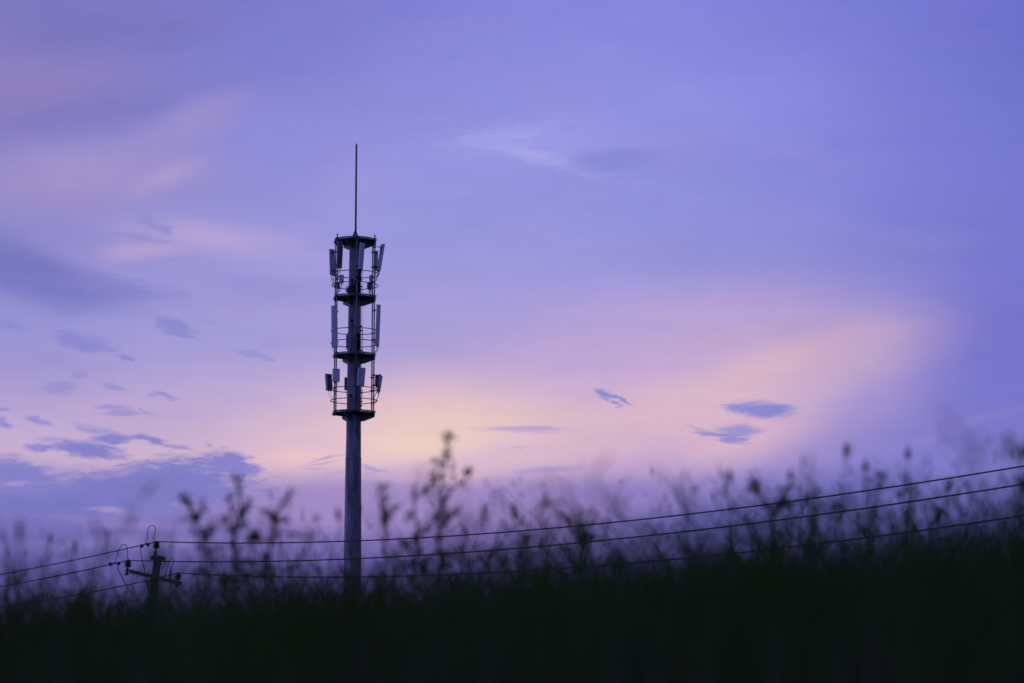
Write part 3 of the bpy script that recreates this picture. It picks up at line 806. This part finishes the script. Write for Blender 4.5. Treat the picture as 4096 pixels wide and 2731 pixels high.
for k, (p0, right, left, nm_) in enumerate(spans):
    a, b = fit_span(p0, right); print('span', nm_, round(a, 4), round(b, 5))
    pts = [p0 + LD * s + Vector((0, 0, a * s + b * s * s)) for s in [i * .8 for i in range(53)]]
    m = MB(); m.tube(pts, WR, 8); tag(m.build('power_line', M['rubber'], None, p0), nm_ + ' of the three black power lines rising to the right of the leaning pole', 'power line', 'power lines right of the leaning pole')
    a, b = fit_span(p0, left); print('  left', round(a, 4), round(b, 5))
    q0 = p0
    pts = [q0 - LD * s + Vector((0, 0, -a * s + b * s * s)) for s in [i * .8 for i in range(30)]]
    m = MB(); m.tube(pts, WR, 8); tag(m.build('power_line', M['rubber'], None, p0), nm_ + ' of the three black power lines sloping down left of the leaning pole', 'power line', 'power lines left of the leaning pole')

# ------------------------------------------------------------------ grass
rg = random.Random(11)
m = MB()
def blade(m, x, y, tip, w, curve, n=5, zb=None):
    """a ribbon grass blade from the ground at (x, y) to the tip point, bowing by curve"""
    g0 = Vector((x, y, (ground(x, y) if zb is None else zb) - .02)); t = Vector(tip)
    yaw = rg.uniform(0, math.pi); wd = Vector((math.cos(yaw), math.sin(yaw) * .8, 0))
    mid = (g0 * .45 + t * .55) + curve
    vs = []; fs = []
    for k in range(n):
        u = k / (n - 1)
        p = g0 * (1 - u) ** 2 + mid * 2 * u * (1 - u) + t * u * u
        ww = w * (.75 + .25 * math.sin(u * math.pi)) * (1 - u ** 3) + .0006
        vs += [p - wd * ww / 2, p + wd * ww / 2]
    fs = [(2 * k, 2 * k + 1, 2 * k + 3, 2 * k + 2) for k in range(n - 1)]
    m.add(vs, fs, True)
def el_dense(azd):
    t = max(0, min(1, (azd + 10.3) / 20.6))
    return 3.12 + 1.16 * t + .16 * math.sin(azd * 1.3 + .5) + .12 * math.sin(azd * 3.1) + .07 * math.sin(azd * 7.3 + 1)
for k in range(34000):
    d = 3.6 + 10.5 * rg.random() ** .8
    azd = rg.uniform(-13.5 - 8 / d, 13.5 + 8 / d)
    x = d * math.tan(R(azd)); y = d
    q = rg.random()
    tall = q > .81 - .08 * max(0, min(1, (azd + 2) / 8))
    if not tall: e = el_dense(azd) - abs(rg.gauss(0, .8))
    else: e = el_dense(azd) + rg.expovariate(1 / (.42 + .26 * max(0, min(1, (azd + 4) / 12))))
    e = min(e, el_dense(azd) + 2.2)
    zt_ = d * math.tan(R(e)); g0 = ground(x, y)
    if zt_ < g0 + .18: zt_ = g0 + rg.uniform(.18, .4)
    ln = zt_ - g0
    lean = rg.gauss(.0, .28 if tall else .15) * ln; ly = rg.gauss(0, .15) * ln
    tip = (x + lean, y + ly, zt_)
    blade(m, x, y, tip, rg.uniform(.006, .012) if tall else rg.uniform(.004, .011), Vector((-lean * .5, 0, ln * .12)))
    if tall and rg.random() < .75:      # small leaves and seeds near the tips of the taller stems
        tv = Vector(tip); g_ = Vector((x, y, g0))
        for q2 in range(rg.randint(3, 12)):
            uu = rg.uniform(.5, 1.0); p_ = g_.lerp(tv, uu) + Vector((rg.gauss(0, .008), 0, 0))
            dd = Vector((rg.gauss(0, .45), rg.gauss(0, .45), rg.uniform(.4, 1))).normalized() * rg.uniform(.02, .065)
            sd_ = dd.cross(Vector((rg.gauss(0, 1), 1, rg.gauss(0, 1)))).normalized() * rg.uniform(.0015, .0045)
            m.add([p_, p_ + dd * .5 + sd_, p_ + dd, p_ + dd * .5 - sd_], [(0, 1, 2, 3)])
# nearer, longer, arching blades, mostly on the right
for k in range(240):
    d = rg.uniform(2.6, 5.0); azd = rg.triangular(-11, 12, 7)
    x = d * math.tan(R(azd)); y = d; e = el_dense(azd) + rg.uniform(.2, 1.9) * (.45 + .55 * max(0, min(1, (azd + 6) / 10)))
    zt_ = d * math.tan(R(e)); lean = rg.gauss(0, .25)
    blade(m, x - lean, y, (x, y, zt_), rg.uniform(.004, .008), Vector((-lean * .3, 0, .18)), 8)
for k in range(110):     # nearest stalks, far out of focus, thickest on the right
    d = rg.uniform(1.7, 3.2); azd = rg.triangular(-9, 13, 8)
    x = d * math.tan(R(azd)); y = d; e = el_dense(azd) + rg.uniform(.1, 2.3) * (.35 + .65 * max(0, min(1, (azd + 4) / 10)))
    zt_ = d * math.tan(R(e)); lean = rg.gauss(0, .12)
    blade(m, x - lean, y, (x, y, zt_), rg.uniform(.003, .006), Vector((-lean * .4, 0, .1)), 7)
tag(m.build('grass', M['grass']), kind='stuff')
m = MB()
for k in range(420):     # pale dry stalks in loose bunches among the green
    if k % 6 == 0: bd = rg.uniform(2.6, 4.6); ba = rg.uniform(-13, 13)
    d = bd + rg.gauss(0, .1); azd = ba + rg.gauss(0, .35)
    x = d * math.tan(R(azd)); e = rg.uniform(-.5, el_dense(azd) - .2)
    blade(m, x, d, (x + rg.gauss(0, .06), d, max(d * math.tan(R(e)), ground(x, d) + .2)), rg.uniform(.003, .007), Vector((0, 0, .03)), 4)
tag(m.build('dry_grass', M['straw']), kind='stuff')

# ------------------------------------------------------------------ weeds and seed heads
def ra(x, y): return 600 + x / 2.613, 1800 + y / 2.613
def rb(x, y): return 1300 + x / 1.386, 1600 + y / 1.386
def rl(x, y): return x / 1.5207, 1700 + y / 1.5207
def leaf(m, p, d, l, w, rn):
    d = d.normalized(); a = Vector((rn.uniform(-1, 1), rn.uniform(-1, 1), rn.uniform(-.4, .4)))
    s = d.cross(a)
    if s.length < .05: s = d.cross(Vector((0, 1, 0)))
    s.normalize(); nn = s.cross(d) * (w * .25)
    vs = [p, p + d * l * .3 + s * w / 2 + nn, p + d * l * .65 + s * w * .42 + nn, p + d * l, p + d * l * .65 - s * w * .42 + nn, p + d * l * .3 - s * w / 2 + nn, p + d * l * .5 - nn * .3]
    m.add(vs, [(0, 1, 6), (1, 2, 6), (2, 3, 6), (3, 4, 6), (4, 5, 6), (5, 0, 6)], True)
def clump(m, c, size, n, rn, dirv=None, lw=.45):
    for k in range(n):
        d = Vector((rn.gauss(0, 1), rn.gauss(0, 1), rn.gauss(.3, 1)))
        if dirv is not None: d = d * .45 + dirv * 1.2
        p = c + Vector((rn.gauss(0, .3), rn.gauss(0, .3), rn.gauss(0, .34))) * size
        leaf(m, p - d.normalized() * size * .3, d, size * rn.uniform(.5, .9), size * lw * rn.uniform(.4, .8), rn)
def weed(name, label, cat, group, depth, rgf, stems, clumps, seed, leafmat='weed', stem_r=.0055, dry=()):
    rn = random.Random(seed)
    P0 = [at(*rgf(*p), depth) for p in stems[0]]
    low = P0[-1]; gx, gy = low.x + rn.uniform(-.03, .03), depth
    gp = Vector((gx, gy, ground(gx, gy) - .02))
    root = empty(name, gp); tag(root, label, cat, group)
    ppx = (at(2049, 2000, depth) - at(2048, 2000, depth)).x
    m = MB()
    for i, st in enumerate(stems):
        pts = [at(*rgf(*p), depth + rn.uniform(-.03, .03)) for p in st]
        pts += [gp] if (i == 0 or st[-1][1] > stems[0][-1][1] - 60) else []
        sp_ = smooth_path(pts, 4); rr = [stem_r * (.35 + .65 * k / len(sp_)) for k in range(len(sp_))]
        m.tube(sp_, rr, 5)
    # leaves along the lower, hidden part of the stem
    m.build('stem', M['weed'], root)
    lm = MB(); dm = MB()
    sc = rgf(1, 0)[0] - rgf(0, 0)[0]
    for (x, y, size, *rest) in clumps:
        c = at(*rgf(x, y), depth + rn.uniform(-.06, .06)); s = size * sc * ppx
        dv = None
        if rest: dv = Vector((math.cos(R(rest[0])), rn.uniform(-.2, .2), math.sin(R(rest[0]))))
        (clump(dm, c, s * 1.1, 7, rn, dv) if (x, y) in dry else clump(lm, c, s * 1.1, 7, rn, dv))
    for st in stems:
        sp2 = smooth_path([at(*rgf(*p), depth) for p in st], 4)
        for k in range(len(sp2)):
            p_ = sp2[rn.randrange(len(sp2))]; d_ = Vector((rn.gauss(0, .7), rn.gauss(0, .7), rn.uniform(.2, 1)))
            leaf(lm, p_, d_, rn.uniform(.015, .04), rn.uniform(.004, .009), rn)
    L0 = low
    for k in range(22):
        u = rn.uniform(0, 1); c = L0 * (1 - u) + gp * u + Vector((rn.gauss(0, .02), rn.gauss(0, .03), 0))
        leaf(lm, c, Vector((rn.gauss(0, 1), rn.gauss(0, 1), rn.uniform(.2, 1.3))), rn.uniform(.04, .08), rn.uniform(.01, .018), rn)
    lm.build('leaves', M[leafmat], root)
    if dm.v: dm.build('seed_pods', M['dry_weed'], root)
    return root
GW = 'tall blurred weeds rising above the grass'
weed('tall_weed', 'blurred leafy weed whose tip bends left, nearest the leaning pole', 'weed', GW, 8.6, ra,
     [[(340, 480), (400, 570), (450, 680), (500, 790), (560, 880), (600, 1060), (620, 1320)], [(690, 770), (640, 820), (590, 900)], [(540, 580), (530, 660), (500, 740)], [(350, 730), (420, 710), (470, 720)]],
     [(345, 492, 75, 130), (392, 560, 85, 125), (420, 610, 55), (540, 610, 90, 95), (530, 660, 60), (480, 715, 65), (345, 730, 60), (450, 815, 75, 130), (655, 790, 95, 60), (625, 850, 80, 60), (560, 890, 90, 95), (600, 1060, 110, 100), (610, 1160, 100, 95), (500, 1010, 70, 110), (600, 1260, 120, 90), (540, 1330, 130), (670, 1330, 130)], 1)
weed('tall_weed', 'tallest of the three blurred weeds between the leaning pole and the tower', 'weed', GW, 8.8, ra,
     [[(910, 290), (925, 400), (935, 520), (960, 640), (940, 760), (900, 860), (885, 1000), (890, 1120), (880, 1340)], [(830, 500), (850, 590), (880, 700), (900, 800)], [(1030, 540), (1000, 620), (965, 700)], [(780, 690), (810, 760), (870, 860)]],
     [(908, 305, 85, 95), (930, 410, 90, 100), (830, 520, 85, 110), (850, 590, 60), (1020, 560, 80, 60), (990, 610, 110, 80), (970, 690, 110, 85), (960, 750, 100), (795, 725, 95, 125), (930, 800, 80), (880, 840, 80), (880, 950, 70, 95), (890, 1050, 110, 95), (940, 1030, 80, 60), (880, 1150, 100, 95), (870, 1260, 150), (960, 1250, 150), (990, 1320, 150), (820, 1330, 130)], 2)
weed('tall_weed', 'blurred leafy weed leaning right, next left of the tower', 'weed', GW, 8.4, ra,
     [[(1450, 460), (1400, 540), (1350, 620), (1300, 700), (1280, 790), (1300, 890), (1250, 1030), (1210, 1150), (1190, 1340)], [(1200, 650), (1250, 700), (1280, 760)], [(1430, 740), (1350, 730), (1290, 770)]],
     [(1445, 475, 90, 60), (1430, 520, 70), (1370, 585, 90, 60), (1235, 650, 85), (1190, 745, 60), (1430, 740, 70, 170), (1300, 710, 80), (1280, 780, 100, 95), (1290, 860, 90), (1300, 915, 100), (1220, 1060, 80, 70), (1200, 1150, 90, 80), (1190, 1270, 130), (1260, 1330, 130)], 3)
# thistle head
rn = random.Random(5); c = at(*ra(1080, 915), 7.6)
gp = Vector((c.x, 7.6, ground(c.x, 7.6) - .02)); root = empty('spiky_weed', gp)
tag(root, 'low blurred weed with one spiky round head between the taller weeds', 'weed')
m = MB(); m.tube(smooth_path([c, at(*ra(1060, 1080), 7.6), at(*ra(1050, 1300), 7.6), gp], 5), .003, 5); m.build('stem', M['weed'], root)
m = MB()
for k in range(46):
    a = rn.uniform(-.5, math.pi + .5); d = Vector((math.cos(a), rn.uniform(-.8, .8), math.sin(a))); leaf(m, c, d, rn.uniform(.022, .036), .005, rn)
clump(m, c, .03, 14, rn); m.build('flower_head', M['weed'], root)
weed('tall_weed', 'tallest blurred weed right of the tower with a reddish tip in the peach glow', 'weed', GW, 9.2, rb,
     [[(688, 180), (675, 260), (665, 360), (645, 470), (645, 600), (630, 750), (635, 900), (640, 1020)], [(800, 390), (760, 450), (710, 490), (650, 560)], [(490, 500), (495, 600), (510, 740), (505, 850), (500, 1020)], [(565, 500), (600, 440), (640, 420)], [(735, 610), (700, 650), (650, 700)], [(640, 645), (580, 680), (515, 750)], [(600, 320), (640, 360)]],
     [(690, 195, 42, 80), (680, 235, 36), (670, 285, 44), (602, 322, 34), (706, 318, 36), (665, 365, 50), (600, 410, 52), (630, 450, 70), (615, 470, 50), (700, 420, 46, 60), (705, 380, 34), (790, 400, 55, 55), (755, 460, 46, 45), (560, 500, 52, 80), (575, 530, 40), (490, 510, 42), (645, 540, 60, 90), (650, 600, 60, 90), (500, 560, 36), (488, 640, 58), (720, 620, 55, 60), (640, 660, 70), (590, 680, 50, 20), (545, 720, 50, 40), (505, 750, 70), (500, 830, 80, 95), (500, 900, 80), (635, 760, 50, 95), (640, 850, 60, 95), (630, 930, 80), (430, 790, 50, 120), (720, 830, 50, 60), (690, 880, 60), (440, 930, 90), (560, 960, 90), (760, 960, 90)], 6, dry=((690, 195), (680, 235), (670, 285), (602, 322), (706, 318), (665, 365)))
weed('slender_weed', 'slender blurred weed with separate oval pods just right of the tower', 'weed', GW, 8.8, rb,
     [[(333, 460), (332, 580), (337, 680), (330, 830), (330, 1000)], [(300, 490), (310, 600), (330, 700)], [(400, 590), (360, 610), (338, 650)]],
     [(332, 475, 34, 90), (300, 510, 36, 90), (334, 570, 44, 90), (385, 600, 38, 30), (402, 585, 28), (337, 670, 48, 90), (336, 700, 34, 90), (325, 835, 44, 90), (335, 890, 40), (275, 980, 70), (380, 980, 70)], 7)
weed('forked_weed', 'dark forked weed under the topmost power line on the right', 'weed', GW, 8.6, r3b,
     [[(515, 540), (550, 590), (590, 650), (622, 705), (630, 820), (632, 1000)], [(720, 520), (690, 590), (650, 650), (622, 705)], [(860, 590), (760, 640), (650, 680)]],
     [(515, 550, 55, 130), (545, 585, 52, 120), (580, 640, 40), (610, 695, 60), (635, 700, 55), (715, 530, 55, 70), (690, 580, 60, 60), (655, 640, 60, 40), (700, 650, 50), (600, 670, 45), (632, 760, 30, 90), (632, 860, 36, 90), (640, 950, 70)], 8)
weed('stout_weed', 'stout dark upright weed crossing the middle power line on the right', 'weed', GW, 8.2, r3b,
     [[(815, 640), (830, 730), (828, 830), (815, 1000)]],
     [(815, 660, 40, 90), (828, 740, 60, 90), (832, 780, 75, 90), (825, 840, 70, 90), (825, 880, 60), (790, 900, 60), (800, 960, 90)], 9)
weed('stout_weed', 'narrow dark weed touching the middle power line on the right', 'weed', GW, 9.0, r3b,
     [[(1170, 510), (1165, 560), (1148, 660), (1145, 760), (1120, 960)]],
     [(1168, 525, 42, 90), (1170, 565, 48, 90), (1130, 540, 40), (1100, 600, 44, 80), (1148, 670, 44, 90), (1145, 715, 52, 90), (1095, 790, 50, 60), (1120, 870, 60, 80), (1100, 930, 80)], 10)
weed('clump_weed', 'spreading blurred weed clump under the wires in the middle of the photo', 'weed', GW, 8.0, rb,
     [[(1390, 600), (1400, 680), (1430, 780), (1420, 1000)], [(1300, 640), (1370, 700), (1430, 780)], [(1200, 560), (1280, 600), (1370, 700)], [(1470, 650), (1450, 720), (1430, 780)], [(1560, 760), (1490, 770), (1430, 800)]],
     [(1400, 680, 60, 100), (1430, 730, 70), (1410, 770, 60), (1440, 790, 60), (1350, 690, 40, 140), (1470, 690, 45, 60), (1230, 580, 30, 150), (1430, 850, 60, 90), (1420, 940, 90)], 12)
weed('clump_weed', 'bushy blurred weed touching the middle wire near the photo centre', 'weed', GW, 8.4, rb,
     [[(1110, 755), (1100, 820), (1080, 900), (1060, 1020)], [(930, 830), (980, 900), (1010, 960)]],
     [(1110, 765, 60), (1120, 800, 55), (1085, 790, 45), (1095, 850, 60), (1070, 900, 60), (1150, 850, 50), (960, 880, 50, 130), (1000, 930, 60), (1060, 960, 90)], 13)
weed('bushy_weed', 'largest dark weed at the right edge of the photo', 'weed', GW, 5.2, r3b,
     [[(1830, 330), (1850, 430), (1890, 560), (1900, 700), (1900, 1000)], [(1960, 400), (1940, 500), (1900, 600)]],
     [(1800, 340, 70, 130), (1830, 390, 90), (1880, 400, 90), (1930, 390, 100), (1960, 330, 90), (1900, 600, 90), (1880, 660, 110, 100), (1890, 740, 120), (1910, 820, 130), (1890, 900, 140), (1880, 980, 170)], 14, stem_r=.003)
# seed-headed grass stems
HG = 'blurred foxtail seed heads standing above the grass'
def foxtail(label, X, Y, ln, wd, depth, tilt=8, seed=0):
    """ln, wd in photograph pixels; X, Y centre of the head"""
    rn = random.Random(seed)
    ppx = (at(2049, 2000, depth) - at(2048, 2000, depth)).x
    c = at(X, Y, depth); L_, W_ = ln * ppx, wd * ppx
    d = Vector((math.sin(R(tilt)), rn.uniform(-.1, .1), math.cos(R(tilt)))).normalized()
    gx = c.x - math.sin(R(tilt)) * .35 + rn.uniform(-.05, .05)
    gp = Vector((gx, depth, ground(gx, depth) - .02)); root = empty('foxtail_grass', gp); tag(root, label, 'grass stem', HG)
    m = MB(); pts = smooth_path([c + d * L_ * .3, c - d * L_ * .5, (c - d * L_ * .5) * .5 + gp * .5 + Vector(((c.x - gx) * .12, 0, 0)), gp], 5)
    m.tube(pts, [.0009 + .0012 * k / len(pts) for k in range(len(pts))], 5); m.build('stem', M['grass'], root)
    m = MB(); m.lathe(c - d * L_ / 2, d, [(W_ * .12, 0), (W_ * .36, L_ * .15), (W_ * .42, L_ * .45), (W_ * .34, L_ * .8), (W_ * .08, L_)], 8, True)
    for k in range(70):
        u = rn.uniform(.03, .95); a = rn.uniform(0, 2 * math.pi); s = Vector((math.cos(a), math.sin(a), .9)).normalized()
        p = c + d * L_ * (u - .5); m.add([p + Vector((.0006, 0, 0)), p - Vector((.0006, 0, 0)), p + s * W_ * .75], [(0, 1, 2)])
    m.build('seed_head', M['seed'], root)
    m = MB()
    for k in range(3):
        u = rn.uniform(.35, .8); p = gp * (1 - u) + (c - d * L_ * .5) * u; a = rn.uniform(-1, 1)
        leaf(m, p, Vector((a, rn.uniform(-.5, .5), 1.0)), rn.uniform(.12, .2), .007, rn)
    m.build('blade', M['grass'], root)
S3 = 1 / 1.274
HEADS = [  # label, x, y (source px), length, width, depth
    ('highest foxtail head left of the pair above the topmost wire on the right', *r3b(1000, 378), 46, 25, 8.6, 0),
    ('lone foxtail head high above the topmost wire near the right edge', *r3b(1315, 398), 48, 25, 8.8, 3),
    ('foxtail head lower right of the highest one, above the topmost wire', *r3b(1098, 466), 46, 26, 8.4, 0),
    ('foxtail head above the topmost wire, leftmost of the right-hand ones', *r3b(405, 515), 48, 28, 8.0, -4),
    ('foxtail head between the topmost and middle wires, right of the narrow weed', *r3b(1280, 606), 50, 26, 8.0, 2),
    ('fainter foxtail head just above the middle wire near the right edge', *r3b(1342, 618), 44, 24, 7.4, 14),
    ('small foxtail head resting on the middle wire beside the stout weed', *r3b(955, 662), 38, 22, 8.8, -8),
    ('slanting foxtail head between the upper wires near the right edge', *r3b(1524, 560), 62, 26, 8.4, 28),
    ('dark slanting foxtail head under the middle wire near the right edge', *r3b(1470, 710), 74, 32, 9.0, 24),
    ('foxtail head above the lowest wire under its fainter neighbour', *r3b(1324, 720), 60, 24, 8.0, -2),
    ('foxtail head just below the topmost wire left of the stout weed', *r3b(852, 600), 32, 24, 8.0, -4),
    ('foxtail head just below the topmost wire in the middle of the photo', *rb(772, 732), 36, 24, 8.4, -20),
    ('dark foxtail head above the topmost wire in the middle of the photo', *rb(1050, 612), 68, 26, 8.6, -6),
    ('faint foxtail head above the topmost wire left of its dark neighbour', *rb(888, 628), 66, 30, 6.8, -8),
    ('foxtail head crossing the middle wire in the middle of the photo', *rb(1245, 735), 74, 24, 8.4, 2),
    ('foxtail head left of the tower shaft, above the topmost wire', *rb(73, 635), 46, 22, 8.6, -16),
    ('upright foxtail head nearest the left edge of the photo', *rl(306, 690), 46, 20, 9.2, 2),
    ('longer foxtail head between the left edge and the leaning pole', *rl(456, 740), 60, 20, 9.0, 2),
    ('faint low foxtail head at the far left', *rl(120, 640), 90, 26, 6.0, -2),
]
for i, (lb, X, Y, ln, wd, dp, tl) in enumerate(HEADS): foxtail(lb, X, Y, ln, wd, dp, tl, 100 + i)
# broad bent reed leaves
def reed(label, rgf, pts, width, depth, seed, low):
    rn = random.Random(seed); ppx = (at(2049, 2000, depth) - at(2048, 2000, depth)).x
    P_ = [at(*rgf(*p), depth + .05 * math.sin(i)) for i, p in enumerate(pts)]
    gp = Vector((P_[-1].x, depth, ground(P_[-1].x, depth) - .02)); P_.append(gp)
    sp_ = smooth_path(P_, 6); w = width * ppx * .62; m = MB(); vs = []
    for i, p in enumerate(sp_):
        t = (sp_[min(i + 1, len(sp_) - 1)] - sp_[max(i - 1, 0)]).normalized(); s = t.cross(Vector((.25, 1, .1))).normalized()
        u = i / (len(sp_) - 1); ww = w * min(1, .12 + u * 5) * (1 - .35 * u) / 2
        nn = s.cross(t).normalized() * ww * .5
        vs += [p - s * ww + nn, p, p + s * ww + nn]
    fs = []
    for i in range(len(sp_) - 1):
        a = 3 * i; fs += [(a, a + 1, a + 4, a + 3), (a + 1, a + 2, a + 5, a + 4)]
    m.add(vs, fs, True)
    tag(m.build('reed_leaf', M['weed'], None, gp), label, 'reed leaf', 'broad blurred reed leaves above the grass')
reed('broad bent reed leaf folding down toward the tower above the left wires', rl, [(1690, 660), (1770, 655), (1850, 680), (1880, 700), (1830, 790), (1780, 870), (1760, 1000)], 22, 7.4, 1, 0)
reed('short reed leaf pointing up right next to the tower', rl, [(1945, 615), (1910, 660), (1882, 705), (1850, 800), (1830, 1000)], 20, 7.4, 2, 0)
reed('faint V-bent reed leaf in the pink sky right of the reddish-tipped weed', rb, [(1600, 270), (1540, 350), (1478, 430), (1530, 510), (1580, 590), (1600, 760)], 18, 4.2, 3, 0)
reed('faint arching reed leaf high at the right edge', r3b, [(1450, 170), (1540, 250), (1610, 350), (1650, 440), (1680, 600)], 26, 2.9, 4, 0)
reed('faint upright reed leaf crossing the topmost wire on the right', r3b, [(135, 520), (150, 590), (170, 680), (180, 850)], 26, 6.4, 5, 0)
reed('faint reed leaf rising beside the highest foxtail head', r3b, [(820, 380), (805, 480), (800, 620), (800, 800)], 24, 4.2, 6, 0)
reed('faint slanting reed leaf at the left, in front of the down-sloping wires', rl, [(1065, 660), (1020, 740), (985, 830), (960, 980)], 22, 5.6, 7, 0)
reed('faint curved reed leaf in the middle of the photo above the wires', rb, [(1330, 440), (1350, 540), (1400, 620), (1440, 760), (1450, 900)], 22, 5.2, 8, 0)
reed('faint thin reed leaf between the reddish-tipped weed and the photo centre', rb, [(950, 510), (1000, 580), (1060, 680), (1090, 800)], 14, 6.0, 9, 0)
reed('faint tall reed leaf at the far left edge of the photo', rl, [(120, 560), (118, 700), (120, 860), (125, 1000)], 24, 5.0, 10, 0)

# ------------------------------------------------------------------ light
sd = bpy.data.lights.new('sun', 'SUN'); so = bpy.data.objects.new('sun', sd); col.objects.link(so)
sd.energy = .12; sd.angle = R(20); sd.color = (1, .75, .6)
so.rotation_euler = (R(88), 0, R(180 + 4)); so.location = (0, 0, 30)

# ------------------------------------------------------------------ render settings
scene.view_settings.view_transform = 'Standard'; scene.view_settings.look = 'None'
scene.view_settings.exposure = 0; scene.view_settings.gamma = 1
scene.render.engine = 'CYCLES'
scene.cycles.use_denoising = True
scene.cycles.max_bounces = 5
